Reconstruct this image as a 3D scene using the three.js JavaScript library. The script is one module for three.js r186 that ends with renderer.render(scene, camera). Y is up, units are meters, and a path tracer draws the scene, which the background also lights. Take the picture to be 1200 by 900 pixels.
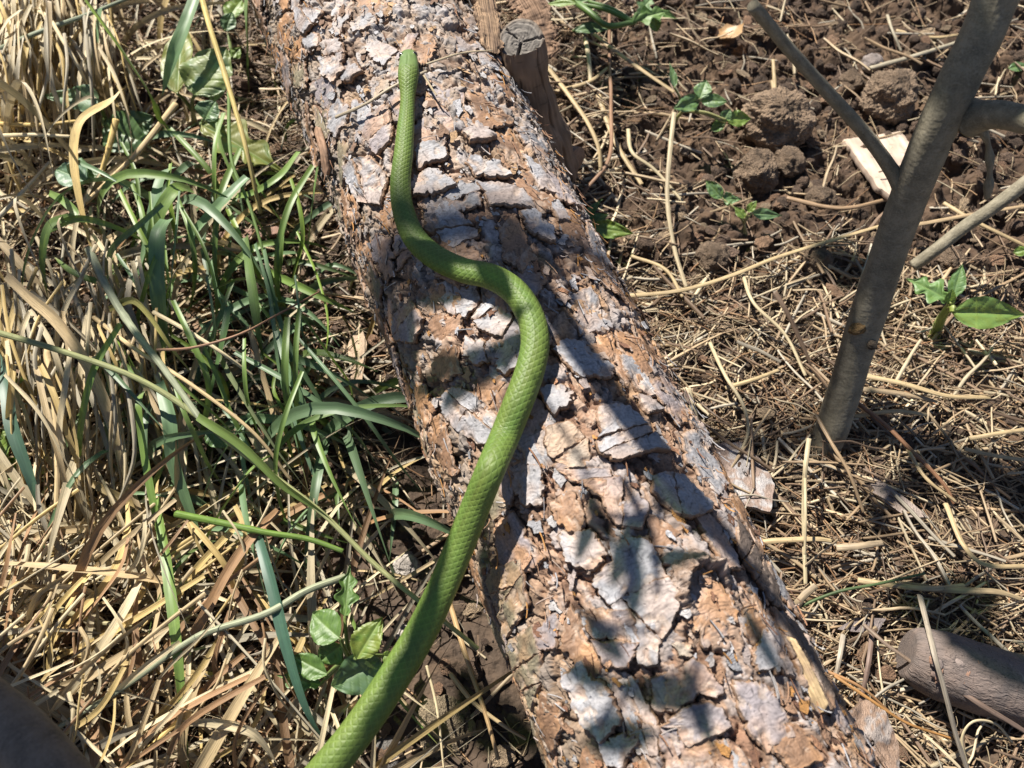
import * as THREE from 'three';
import { mergeGeometries } from 'three/addons/utils/BufferGeometryUtils.js';

// ---------------------------------------------------------------- camera, sky, sun, exposure
const scene = new THREE.Scene();
const FOV = 50, PITCH = 61 * Math.PI / 180, DIST = 0.56;
const camera = new THREE.PerspectiveCamera(FOV, 4 / 3, 0.01, 200);
camera.position.set(0, DIST * Math.sin(PITCH), DIST * Math.cos(PITCH));
camera.lookAt(0, 0, 0);
camera.focus = 0.46; camera.userData.fStop = 11;
const SUN_TRAVEL = new THREE.Vector3(0.62, 0, 0.78).normalize().multiplyScalar(Math.cos(0.93)).setY(-Math.sin(0.93));
const sun = new THREE.DirectionalLight(new THREE.Color(1.0, 0.94, 0.85), 5);
sun.position.copy(SUN_TRAVEL).multiplyScalar(-3); sun.castShadow = true;
sun.shadow.mapSize.set(4096, 4096);
Object.assign(sun.shadow.camera, { left: -1, right: 1, top: 1, bottom: -1, near: 0.1, far: 8 });
scene.add(sun, sun.target);
{
  const W = 128, H = 64, d = new Float32Array(W * H * 4);
  for (let y = 0; y < H; y++) for (let x = 0; x < W; x++) {
    const el = (y + 0.5) / H * 180 - 90, k = Math.max(0, Math.min(1, el / 70)), f = Math.pow(1 - k, 2.2), i = (y * W + x) * 4;
    d[i] = 0.048 + 0.11 * f; d[i + 1] = 0.078 + 0.106 * f; d[i + 2] = 0.152 + 0.075 * f; d[i + 3] = 1;
    if (el < 0) { d[i] = 0.06; d[i + 1] = 0.06; d[i + 2] = 0.05; }
  }
  const t = new THREE.DataTexture(d, W, H, THREE.RGBAFormat, THREE.FloatType);
  t.mapping = THREE.EquirectangularReflectionMapping; t.magFilter = THREE.LinearFilter; t.needsUpdate = true;
  scene.background = t; scene.environment = t;
}
const renderer = new THREE.WebGLRenderer({ antialias: true });
renderer.toneMapping = THREE.LinearToneMapping;
renderer.toneMappingExposure = 2.1;
renderer.shadowMap.enabled = true;

// ---------------------------------------------------------------- random numbers and noise
let seedState = 12345;
function reseed(n) { seedState = n | 0; }
function rnd() { seedState = (seedState + 0x6d2b79f5) | 0; let t = Math.imul(seedState ^ (seedState >>> 15), 1 | seedState); t = (t + Math.imul(t ^ (t >>> 7), 61 | t)) ^ t; return ((t ^ (t >>> 14)) >>> 0) / 4294967296; }
const rr = (a, b) => a + (b - a) * rnd();
const pick = (a) => a[Math.floor(rnd() * a.length)];
const lerp = (a, b, t) => a + (b - a) * t, clamp = (x, a = 0, b = 1) => Math.min(b, Math.max(a, x));
const sstep = (a, b, x) => { const t = clamp((x - a) / (b - a)); return t * t * (3 - 2 * t); };
const PERM = new Uint8Array(512);
{ const p = [...Array(256).keys()]; for (let i = 255; i > 0; i--) { const j = Math.floor(rnd() * (i + 1)); [p[i], p[j]] = [p[j], p[i]]; } for (let i = 0; i < 512; i++) PERM[i] = p[i & 255]; }
const grad = (h, x, y, z) => { h &= 15; const u = h < 8 ? x : y, v = h < 4 ? y : h === 12 || h === 14 ? x : z; return ((h & 1) ? -u : u) + ((h & 2) ? -v : v); };
function n3(x, y, z, px = 256, py = 256) {               // gradient noise, periodic in x and y
  const fx = Math.floor(x), fy = Math.floor(y), fz = Math.floor(z);
  x -= fx; y -= fy; z -= fz;
  const X0 = ((fx % px) + px) % px & 255, X1 = (((fx + 1) % px) + px) % px & 255, Y0 = ((fy % py) + py) % py & 255, Y1 = (((fy + 1) % py) + py) % py & 255, Z0 = fz & 255, Z1 = (fz + 1) & 255;
  const u = x * x * x * (x * (x * 6 - 15) + 10), v = y * y * y * (y * (y * 6 - 15) + 10), w = z * z * z * (z * (z * 6 - 15) + 10);
  const A = PERM[X0], B = PERM[X1], AA = PERM[A + Y0], AB = PERM[A + Y1], BA = PERM[B + Y0], BB = PERM[B + Y1];
  return lerp(lerp(lerp(grad(PERM[AA + Z0], x, y, z), grad(PERM[BA + Z0], x - 1, y, z), u), lerp(grad(PERM[AB + Z0], x, y - 1, z), grad(PERM[BB + Z0], x - 1, y - 1, z), u), v),
    lerp(lerp(grad(PERM[AA + Z1], x, y, z - 1), grad(PERM[BA + Z1], x - 1, y, z - 1), u), lerp(grad(PERM[AB + Z1], x, y - 1, z - 1), grad(PERM[BB + Z1], x - 1, y - 1, z - 1), u), v), w);
}
function fbm(x, y, z, o = 4) { let s = 0, a = 0.5; for (let i = 0; i < o; i++) { s += a * n3(x, y, z); x *= 2.03; y *= 2.03; z *= 2.03; a *= 0.5; } return s; }
const W = { f1: 0, f2: 0, r: 0, q: 0 };                   // the last worley() result
function worley(x, y, seed) {
  const ix = Math.floor(x), iy = Math.floor(y); let f1 = 9, f2 = 9, hh = 0;
  for (let j = -1; j <= 1; j++) for (let i = -1; i <= 1; i++) {
    const h = PERM[(PERM[(ix + i + seed * 17) & 255] + iy + j + seed * 5) & 255], g = PERM[(h + 91 + seed) & 255];
    const dx = ix + i + 0.08 + 0.84 * h / 255 - x, dy = iy + j + 0.08 + 0.84 * g / 255 - y, d = Math.sqrt(dx * dx + dy * dy);
    if (d < f1) { f2 = f1; f1 = d; hh = h * 256 + g; } else if (d < f2) f2 = d;
  }
  W.f1 = f1; W.f2 = f2; W.r = PERM[((hh >> 8) + 37) & 255] / 255; W.q = PERM[((hh & 255) + 151) & 255] / 255;
}

// ---------------------------------------------------------------- photograph pixels (1200 x 900) to places
const V = (x, y, z) => new THREE.Vector3(x, y, z);
const cam = camera.position.clone(), fwd = V(0, -Math.sin(PITCH), -Math.cos(PITCH)), camUp = V(0, Math.cos(PITCH), -Math.sin(PITCH)), TT = Math.tan(FOV * Math.PI / 360);
const rayOf = (px, py) => fwd.clone().add(V((px - 600) / 450 * TT, 0, 0)).addScaledVector(camUp, (450 - py) / 450 * TT);
function at(px, py, h = 0) { const d = rayOf(px, py); return cam.clone().addScaledVector(d, (h - cam.y) / d.y); }
const pxSize = (p) => p.clone().sub(cam).dot(fwd) * 2 * TT / 900;   // metres per photograph pixel at a place

// ---------------------------------------------------------------- object helpers
const used = new Map();
function numbered(n) { const k = used.get(n) ?? 0; used.set(n, k + 1); return k ? n + '_' + String(k).padStart(3, '0') : n; }
function tag(o, label, category, group) { o.userData.label = label; o.userData.category = category; if (group) o.userData.group = group; return o; }
function shadow(m) { m.castShadow = m.receiveShadow = true; return m; }
function meshThing(name, geo, mat, label, category, group) { const m = shadow(new THREE.Mesh(geo, mat)); m.name = numbered(name); scene.add(m); return tag(m, label, category, group); }
function thing(name, label, category, group, pos) { const o = new THREE.Group(); o.name = numbered(name); if (pos) o.position.copy(pos); scene.add(o); return tag(o, label, category, group); }
function part(parent, name, geo, mat, label) {
  { const off = V(0, 0, 0); for (let o = parent; o && o !== scene; o = o.parent) off.add(o.position); geo = geo.clone(); geo.translate(-off.x, -off.y, -off.z); }
  const m = shadow(new THREE.Mesh(geo, mat)); m.name = name; parent.add(m); if (label) m.userData.label = label; return m;
}
class GB {                                                // collects vertices
  constructor() { this.p = []; this.c = []; this.u = []; this.i = []; }
  v(x, y, z, r = 1, g = 1, b = 1, u = 0, w = 0) { this.p.push(x, y, z); this.c.push(r, g, b); this.u.push(u, w); return this.p.length / 3 - 1; }
  t(a, b, c) { this.i.push(a, b, c); }
  q(a, b, c, d) { this.i.push(a, b, c, a, c, d); }
  geo() {
    const g = new THREE.BufferGeometry();
    g.setAttribute('position', new THREE.Float32BufferAttribute(this.p, 3)); g.setAttribute('color', new THREE.Float32BufferAttribute(this.c, 3)); g.setAttribute('uv', new THREE.Float32BufferAttribute(this.u, 2));
    g.setIndex(this.i); g.computeVertexNormals(); return g;
  }
}
const mixc = (a, b, t) => [lerp(a[0], b[0], t), lerp(a[1], b[1], t), lerp(a[2], b[2], t)];
const mulc = (a, k) => [a[0] * k, a[1] * k, a[2] * k];

// ---------------------------------------------------------------- textures: grain and fine relief only
function tex(n, m, f, srgb = false) {                     // f(x, y) in 0..1 gives [r, g, b] or a number, in 0..1
  const d = new Uint8Array(n * m * 4);
  for (let y = 0; y < m; y++) for (let x = 0; x < n; x++) { let c = f(x / n, y / m); if (typeof c === 'number') c = [c, c, c]; const i = (y * n + x) * 4; d[i] = clamp(c[0]) * 255; d[i + 1] = clamp(c[1]) * 255; d[i + 2] = clamp(c[2]) * 255; d[i + 3] = 255; }
  const t = new THREE.DataTexture(d, n, m); t.wrapS = t.wrapT = THREE.RepeatWrapping; t.magFilter = THREE.LinearFilter; t.minFilter = THREE.LinearMipmapLinearFilter; t.generateMipmaps = true;
  if (srgb) t.colorSpace = THREE.SRGBColorSpace;
  t.needsUpdate = true; return t;
}
function tfbm(x, y, f, z, o = 4) { let s = 0, a = 0.5; for (let i = 0; i < o; i++) { s += a * n3(x * f, y * f, z + i * 3.7, f, f); f *= 2; a *= 0.55; } return s; }
// bark: fine wavy grain across the log, pits and specks; one repeat is 0.26 m
const barkHeight = (x, y) => {
  const w = tfbm(x, y, 16, 1.3, 3) * 0.05;
  let h = 0.5 + 0.32 * n3((x + w) * 190, y * 40, 4.4, 190, 40) + 0.35 * tfbm(x, y, 64, 7.7, 3);
  const pit = n3(x * 128, y * 128, 9.1, 128, 128); if (pit > 0.52) h -= (pit - 0.52) * 5;
  return h;
};
const T_barkBump = tex(1024, 1024, barkHeight);
const T_bark = tex(1024, 1024, (x, y) => { const h = barkHeight(x, y), m = tfbm(x, y, 24, 5.5, 4), f = tfbm(x, y, 200, 3.1, 2), cr = Math.abs(n3((x + 0.02 * n3(x * 40, y * 40, 2, 40, 40)) * 60, y * 22, 7.9, 60, 22)), k = 0.88 + 0.3 * (h - 0.5) + 0.34 * m + 0.5 * f - 0.4 * (1 - sstep(0, 0.045, cr)); return [k, k * (1 - 0.04 * m), k * (1 - 0.1 * m)]; });
// straw and blades: streaks along the length (v runs along)
const T_straw = tex(64, 256, (x, y) => { const k = 0.84 + 0.3 * n3(x * 20, y * 3, 2.2, 20, 3) + 0.28 * tfbm(x, y, 8, 6.1, 3) + (n3(x * 8, y * 32, 8.8, 8, 32) > 0.5 ? -0.22 : 0); return [k, k * 0.98, k * 0.94]; });
const T_strawBump = tex(64, 128, (x, y) => 0.5 + 0.5 * n3(x * 16, y * 2, 2.2, 16, 2) + 0.2 * tfbm(x, y, 8, 3.3, 2));
const T_blade = tex(64, 256, (x, y) => { const k = 0.9 + 0.16 * n3(x * 24, y * 2, 3.2, 24, 2) + 0.2 * tfbm(x, y, 4, 9.1, 4); return [k, k, k * 0.96]; });
const T_soil = tex(512, 512, (x, y) => { const k = 0.8 + 0.55 * tfbm(x, y, 12, 1.1, 5) + (n3(x * 90, y * 90, 3.3, 90, 90) > 0.5 ? 0.35 : 0); return [k, k * 0.98, k * 0.95]; });
const T_soilBump = tex(512, 512, (x, y) => 0.5 + 0.9 * tfbm(x, y, 24, 4.1, 4));
const T_stem = tex(256, 256, (x, y) => { let k = 0.85 + 0.5 * tfbm(x, y, 8, 2.1, 5); const l = n3(x * 26, y * 40, 6.6, 26, 40); if (l > 0.36) k += 2.2 * (l - 0.36); k += 0.5 * tfbm(x, y, 64, 8.1, 2); return [k, k * 0.99, k * 0.96]; });
const T_stemBump = tex(256, 256, (x, y) => 0.5 + 0.5 * tfbm(x, y, 16, 2.9, 4) + 0.3 * n3(x * 26, y * 40, 6.6, 26, 40));
// snake scales: a lattice of keeled diamonds, two rows to a tile; x runs along the body, y round it
function scaleAt(x, y) {
  let best = 9, ku = 0, kv = 0;
  for (const [cx, cy] of [[0, 0], [1, 0], [0, 1], [1, 1], [0.5, 0.5]]) {
    const dx = x - cx, dy = y - cy, d = Math.abs(dx) * 1.0 + Math.abs(dy) * 1.0 + 0.12 * Math.hypot(dx, dy);
    if (d < best) { best = d; ku = dx; kv = dy; }
  }
  return [best, ku, kv];
}
const T_scale = tex(128, 128, (x, y) => { const [d, u, v] = scaleAt(x, y), e = sstep(0.40, 0.53, d), keel = Math.exp(-Math.abs(v) * 40) * 0.1; return [0.82 + 0.18 * e + keel - 0.08 * u, 0.83 + 0.17 * e + keel - 0.08 * u, 0.76 + 0.24 * e + keel]; });
const T_scaleBump = tex(128, 128, (x, y) => { const [d, u, v] = scaleAt(x, y); return 0.75 - 0.6 * sstep(0.2, 0.55, d) + 0.2 * Math.exp(-Math.abs(v) * 30) - 0.35 * u; });

// ---------------------------------------------------------------- materials (vertex colours carry each thing's own tone)
const std = (o) => new THREE.MeshStandardMaterial({ vertexColors: true, roughness: 0.9, side: THREE.DoubleSide, ...o });
const phys = (o) => new THREE.MeshPhysicalMaterial({ vertexColors: true, roughness: 0.9, side: THREE.DoubleSide, ...o });
const M = {
  core: std({ map: T_bark, bumpMap: T_barkBump, bumpScale: 0.0009, roughness: 0.94 }),
  plate: std({ map: T_bark, bumpMap: T_barkBump, bumpScale: 0.0007, roughness: 0.66 }),
  flake: std({ roughness: 0.95 }),
  straw: std({ map: T_straw, bumpMap: T_strawBump, bumpScale: 0.0002, roughness: 0.6 }),
  dryBlade: phys({ map: T_straw, bumpMap: T_strawBump, bumpScale: 0.0002, roughness: 0.7, transmission: 0.25, thickness: 0 }),
  blade: phys({ map: T_blade, roughness: 0.5, transmission: 0.3, thickness: 0 }),
  leaf: phys({ roughness: 0.5, transmission: 0.36, thickness: 0 }),
  soil: std({ map: T_soil, bumpMap: T_soilBump, bumpScale: 0.0025, roughness: 1 }),
  stem: std({ map: T_stem, bumpMap: T_stemBump, bumpScale: 0.00035, roughness: 0.82 }),
  snake: phys({ map: T_scale, bumpMap: T_scaleBump, bumpScale: 0.00022, roughness: 0.52, specularIntensity: 0.7 }),
  snakeHead: phys({ roughness: 0.42, specularIntensity: 0.8 }),
  eye: phys({ vertexColors: false, color: new THREE.Color().setRGB(0.02, 0.016, 0.01), roughness: 0.08, clearcoat: 1 }),
  stone: std({ map: T_soil, bumpMap: T_soilBump, bumpScale: 0.001, roughness: 0.85 }),
  stub: std({ map: T_straw, bumpMap: T_strawBump, bumpScale: 0.0011, roughness: 0.88 }),
  wood: std({ map: T_straw, bumpMap: T_strawBump, bumpScale: 0.0005, roughness: 0.8 }),
};

// ---------------------------------------------------------------- the log: its axis, and a surface addressed by (s along, t round, h out)
const LA = at(422, 0, 0.0732), LB = at(826, 890, 0.0631), LOGLEN = LA.distanceTo(LB);
const ax = LB.clone().sub(LA).normalize(), nUp = V(0, 1, 0).addScaledVector(ax, -ax.y).normalize(), rt = nUp.clone().cross(ax).normalize();
const RM = 0.0725;                                        // t = angle * RM
const wobble = (s, th) => 0.0045 * fbm(s * 7, Math.cos(th) * 1.3 + 9, Math.sin(th) * 1.3, 2) + 0.002 * n3(s * 22, Math.cos(th) * 3 + 2, Math.sin(th) * 3);
const knotBump = (s, th) => { const ds = s - KN.s, dt = (th - KN.th) * RM, d = Math.hypot(ds / 1.2, dt); return 0.007 * Math.exp(-d * d / (2 * 0.018 * 0.018)); };
let KN = { s: 9, th: 0 };
const logR = (s, th) => lerp(0.0771, 0.0681, s / LOGLEN) + wobble(s, th) + knotBump(s, th);
function logPoint(s, t, h, out = V()) {
  const th = t / RM, R = logR(s, th) + h, c = Math.cos(th) * R, q = Math.sin(th) * R;
  return out.set(LA.x + ax.x * s + nUp.x * c + rt.x * q, LA.y + ax.y * s + nUp.y * c + rt.y * q, LA.z + ax.z * s + nUp.z * c + rt.z * q);
}
const logNormal = (t) => nUp.clone().multiplyScalar(Math.cos(t / RM)).addScaledVector(rt, Math.sin(t / RM));
function toLog(p) { const d = p.clone().sub(LA), s = d.dot(ax), a = d.dot(nUp), b = d.dot(rt), th = Math.atan2(b, a); return { s, th, t: th * RM, h: Math.hypot(a, b) - logR(s, th) }; }
function onLog(px, py, lift = 0) {                        // where the sight line of a pixel meets the log, or its nearest approach
  const d = rayOf(px, py); let best = null, k = 0.25;
  for (; k < 0.9; k += 0.0015) { const q = toLog(cam.clone().addScaledVector(d, k)); if (!best || q.h < best.h) best = { ...q, k }; if (q.h <= lift) return { ...q, p: cam.clone().addScaledVector(d, k) }; }
  return { ...best, p: cam.clone().addScaledVector(d, best.k), miss: true };
}
{ const q = onLog(832, 690, 0.003); KN = { s: q.s, th: q.th }; }

// puzzle-like laminae of the inner bark: height and a tone that goes with it
const LAM = { h: 0, a: 0, b: 0, e: 0 };
function lamina(s, t) {
  const ws = s + 0.0035 * n3(s * 130, t * 130, 1.5) + 0.0012 * n3(s * 420, t * 420, 3.5), wt = t + 0.0035 * n3(s * 130, t * 130, 8.5) + 0.0012 * n3(s * 420, t * 420, 6.5);
  worley(ws / 0.026, wt / 0.015, 1); const r1 = W.r, e1 = W.f2 - W.f1;
  worley(ws / 0.0105, wt / 0.0066, 2); const r2 = W.r, q2 = W.q, e2 = W.f2 - W.f1;
  worley(ws / 0.0045, wt / 0.0034, 3); const r3 = W.r, e3 = W.f2 - W.f1;
  LAM.h = (r1 - 0.5) * 0.0032 + (r2 - 0.5) * 0.0026 + (r3 - 0.5) * 0.0015 - 0.0028 * (1 - sstep(0, 0.13, e1)) - 0.0011 * (1 - sstep(0, 0.16, e2)) - 0.0007 * (1 - sstep(0, 0.2, e3)) + 0.0017 * fbm(s * 260, t * 420, 2.2, 3);
  LAM.a = r2; LAM.b = r3; LAM.q = q2; LAM.e = Math.min(e1 * 1.5, e2);
}
const C_inner = [[0.33, 0.235, 0.175], [0.42, 0.335, 0.27], [0.20, 0.125, 0.085], [0.42, 0.37, 0.33], [0.40, 0.37, 0.36], [0.42, 0.27, 0.15]];
const C_rust = [[0.33, 0.17, 0.095], [0.42, 0.25, 0.155], [0.18, 0.09, 0.055], [0.40, 0.30, 0.24], [0.375, 0.31, 0.285], [0.48, 0.24, 0.075]];
const C_grey = [[0.375, 0.37, 0.385], [0.36, 0.355, 0.37], [0.45, 0.43, 0.425], [0.37, 0.335, 0.32]];
const log = thing('fallen_log', 'fallen pine log with flaking grey and orange bark carrying the green snake', 'log', null, LA.clone().addScaledVector(ax, LOGLEN / 2).setY(0));
{
  const ss = [], tt = [];
  for (let s = -0.30; s < -0.05; s += 0.008) ss.push(s);
  for (let s = -0.05; s < LOGLEN + 0.05; s += 0.00085) ss.push(s);
  for (let s = LOGLEN + 0.05; s < LOGLEN + 0.12; s += 0.003) ss.push(s);
  for (let th = -Math.PI; th < -1.95; th += 0.09) tt.push(th * RM);
  for (let t = -1.95 * RM; t < 1.75 * RM; t += 0.00085) tt.push(t);
  for (let th = 1.75; th <= Math.PI + 0.001; th += 0.09) tt.push(Math.min(th, Math.PI) * RM);
  tt[tt.length - 1] = Math.PI * RM;
  const g = new GB(), p = V(), n = tt.length;
  for (const s of ss) for (const t of tt) {
    lamina(s, t);
    logPoint(s, t, LAM.h, p);
    const tone = fbm(s * 16, t * 22, 4.4, 3), k = LAM.a * 0.75 + LAM.b * 0.35 + tone * 0.9;
    const rust = sstep(0.16, 0.40, s + 0.05 * n3(s * 12, t * 14, 3)), CI = (i) => mulc(mixc(C_inner[i], C_rust[i], rust * 0.55), 0.88);
    let c = mixc(CI(2), CI(0), sstep(0, 0.3, k)); c = mixc(c, CI(1), sstep(0.25, 0.6, k)); c = mixc(c, CI(4), sstep(0.55, 0.9, k + (LAM.q - 0.5) * 0.5));
    if (tone > 0.10) c = mixc(c, CI(5), sstep(0.10, 0.3, tone) * 0.75);
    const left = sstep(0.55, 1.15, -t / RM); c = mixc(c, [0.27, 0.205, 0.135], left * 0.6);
    c = mulc(c, 0.90 + 0.28 * n3(s * 700, t * 900, 5.5) + 0.75 * fbm(s * 70, t * 95, 12.5, 3));
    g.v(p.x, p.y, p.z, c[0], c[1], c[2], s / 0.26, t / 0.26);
  }
  for (let i = 0; i < ss.length - 1; i++) for (let j = 0; j < n - 1; j++) { const a = i * n + j; g.q(a, a + n, a + n + 1, a + 1); }
  for (const end of [0, ss.length - 1]) {                 // the two ends, outside the frame
    const s = ss[end], q = LA.clone().addScaledVector(ax, s), c = g.v(q.x, q.y, q.z, 0.4, 0.29, 0.18, 0.5, 0.5);
    for (let j = 0; j < n - 1; j++) { const a = end * n + j; end ? g.t(a, c, a + 1) : g.t(a, a + 1, c); }
  }
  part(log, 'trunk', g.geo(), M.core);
}

// ---------------------------------------------------------------- bark plates: solid, with broken edges, each a part
function inside(poly, x, y) { let r = false; for (let i = 0, j = poly.length - 1; i < poly.length; j = i++) { const [a, b] = poly[i], [c, d] = poly[j]; if ((b > y) !== (d > y) && x < (c - a) * (y - b) / (d - b) + a) r = !r; } return r; }
function centroid(p) { let a = 0, x = 0, y = 0; for (let i = 0, j = p.length - 1; i < p.length; j = i++) { const k = p[j][0] * p[i][1] - p[i][0] * p[j][1]; a += k; x += (p[j][0] + p[i][0]) * k; y += (p[j][1] + p[i][1]) * k; } return [x / (3 * a), y / (3 * a), a / 2]; }
function stitch(g, a, na, b, nb) { let u = 0, w = 0; while (u < na || w < nb) { if (w >= nb || (u < na && (u + 1) / na <= (w + 1) / nb)) { g.t(a + u % na, b + w % nb, a + (u + 1) % na); u++; } else { g.t(a + u % na, b + w % nb, b + (w + 1) % nb); w++; } } }
let plateNo = 0;
function plateGeo(poly, { h = 0.003, th = 0.003, tiltS = 0, tiltT = 0, curl = 0.001, col = C_grey[0], brown = 0.3, rough = 1, about = null }) {
  const id = ++plateNo * 7.31, [cs, ct] = centroid(poly), [os, ot] = about ?? [cs, ct], per = []; let len = 0;
  for (let i = 0; i < poly.length; i++) { const q = poly[(i + 1) % poly.length]; per.push(len); len += Math.hypot(q[0] - poly[i][0], q[1] - poly[i][1]); }
  const N = Math.round(clamp(len / 0.0009, 48, 230)), rim = [], rim0 = []; let mean = 0;
  for (let k = 0; k < N; k++) {
    const d = k / N * len; let i = poly.length - 1; while (per[i] > d) i--;
    const a = poly[i], b = poly[(i + 1) % poly.length], f = (d - per[i]) / Math.max(1e-9, Math.hypot(b[0] - a[0], b[1] - a[1])), s = lerp(a[0], b[0], f), t = lerp(a[1], b[1], f);
    const bite = n3(s * 260, t * 260, id + 6); let m = rough * (0.0022 * n3(s * 130, t * 130, id) + 0.0014 * n3(s * 360, t * 360, id + 2) + 0.0010 * n3(s * 900, t * 900, id + 4) - (bite > 0.3 ? 0.0018 : 0)); const rs = s - cs, rtt = t - ct, r = Math.hypot(rs, rtt) || 1e-6, k2 = 1 + clamp(m / r, -0.4, 0.35);
    rim.push([cs + rs * k2, ct + rtt * k2]); rim0.push([s, t]); mean += r / N;
  }
  const nR = Math.round(clamp(mean / 0.0011, 4, 18)), g = new GB(), p = V();
  const top = (s, t, r) => {
    const fl = fbm(s * 95, t * 130, id + 9, 3) + 0.20 * (r - 0.6), step = -(0.0007 * sstep(0.10, 0.12, fl) + 0.0008 * sstep(0.24, 0.26, fl) + 0.0005 * sstep(0.34, 0.36, fl));
    const hh = h + tiltS * (s - os) + tiltT * (t - ot) + curl * r * r * r + 0.0009 * fbm(s * 80, t * 80, id, 3) + 0.00045 * n3(s * 600, t * 260, id) + 0.0003 * n3(s * 900, t * 900, id) + step;
    const m = clamp(0.5 + fbm(s * 60, t * 60, id + 20, 3) * 1.6); let c = mixc(col, mulc(col, 0.72), m);
    c = mixc(c, [0.42, 0.235, 0.12], clamp(brown * (1.3 * sstep(0.4, 0.75, fbm(s * 45, t * 45, id + 31, 3) + 0.5) + 0.5 * sstep(0.85, 1, r))));
    c = mixc(c, step < -0.0012 ? [0.42, 0.25, 0.145] : [0.43, 0.33, 0.255], 0.55 * sstep(0, -0.0006, step));
    return [hh, mulc(c, 0.96 + 0.25 * n3(s * 900, t * 700, id) + 0.12 * n3(s * 300, t * 500, id))];
  };
  const at2 = (list, f) => { const x = f * N, i = Math.floor(x) % N, j = (i + 1) % N, q = x - Math.floor(x); return [lerp(list[i][0], list[j][0], q), lerp(list[i][1], list[j][1], q)]; };
  let q = top(cs, ct, 0); logPoint(cs, ct, q[0], p); g.v(p.x, p.y, p.z, ...q[1], cs / 0.26, ct / 0.26);
  let prev = [0, 1], hs = [];
  for (let i = 1; i <= nR; i++) {
    const r = i / nR, n = i === nR ? N : Math.max(6, Math.round(N * r)), jr = Math.pow(r, 4), from = g.p.length / 3;
    for (let k = 0; k < n; k++) {
      const a = at2(rim0, k / n), b = at2(rim, k / n), s = lerp(cs, lerp(a[0], b[0], jr), r), t = lerp(ct, lerp(a[1], b[1], jr), r); q = top(s, t, r); if (i === nR) hs.push(q[0]);
      logPoint(s, t, q[0], p); g.v(p.x, p.y, p.z, ...q[1], s / 0.26, t / 0.26);
    }
    if (prev[1] === 1) for (let k = 0; k < n; k++) g.t(0, from + k, from + (k + 1) % n);
    else stitch(g, prev[0], prev[1], from, n);
    prev = [from, n];
  }
  const e0 = g.p.length / 3, E = [[0, 0, [0.33, 0.25, 0.19]], [0.0002, 0.26, [0.30, 0.20, 0.14]], [0.0009, 0.32, [0.33, 0.20, 0.12]], [0.0005, 0.62, [0.25, 0.145, 0.085]], [0.0010, 0.70, [0.28, 0.16, 0.09]], [-0.0010, 1, [0.17, 0.10, 0.06]], [-0.005, 1.05, [0.14, 0.08, 0.05]]];
  for (const [dr, dh, c] of E)                             // broken edge: laminated ledges, then the underside
    for (let k = 0; k < N; k++) {
      const rs = rim[k][0] - cs, rtt = rim[k][1] - ct, r = Math.hypot(rs, rtt), j = dr + (dh ? 0.0006 * n3(rim[k][0] * 500, rim[k][1] * 500, id + dh * 5) : 0), f = Math.max(0.2, 1 + j / r);
      logPoint(cs + rs * f, ct + rtt * f, hs[k] - th * dh, p); g.v(p.x, p.y, p.z, ...mulc(c, 0.9 + 0.5 * n3(k * 0.7, dh * 9, id)), (cs + rs * f) / 0.26 + dh * 0.02, (ct + rtt * f) / 0.26);
    }
  for (let r = 0; r < E.length - 1; r++) for (let k = 0; k < N; k++) { const a = e0 + r * N, k1 = (k + 1) % N; g.q(a + k, a + N + k, a + N + k1, a + k1); }
  const cb = g.v(...logPoint(cs, ct, hs[0] - th * 1.2, p).toArray(), 0.14, 0.08, 0.05), la = e0 + (E.length - 1) * N;
  for (let k = 0; k < N; k++) g.t(la + k, cb, la + (k + 1) % N);
  return g.geo();
}
// a plate may have cracked across: the pieces keep its slope
function addPlates(poly, o, crack) {
  const [cs, ct, ar] = centroid(poly); o.about = [cs, ct];
  let pieces = [poly];
  for (let i = 0; i < crack; i++) {
    let big = 0; pieces.forEach((q, k) => { if (Math.abs(centroid(q)[2]) > Math.abs(centroid(pieces[big])[2])) big = k; });
    const [x, y] = centroid(pieces[big]), a = rr(-0.55, 0.55) + (rnd() < 0.25 ? 1.57 : 0), nx = Math.cos(a), ny = Math.sin(a), d = nx * x + ny * y + rr(-0.003, 0.003), gap = rr(0.0001, 0.0005), A = clip(pieces[big], nx, ny, d - gap), B = clip(pieces[big], -nx, -ny, -d - gap);
    if (A.length > 2 && B.length > 2 && Math.abs(centroid(A)[2]) > 4e-5 && Math.abs(centroid(B)[2]) > 4e-5) { pieces.splice(big, 1, A, B); }
  }
  pieces.forEach((q, i) => part(log, 'bark_plate', plateGeo(q, { ...o, h: o.h + (i ? rr(-0.0006, 0.0003) : 0), rough: i || pieces.length > 1 ? o.rough * 0.6 : o.rough }), M.plate));
  return pieces.length;
}
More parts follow.
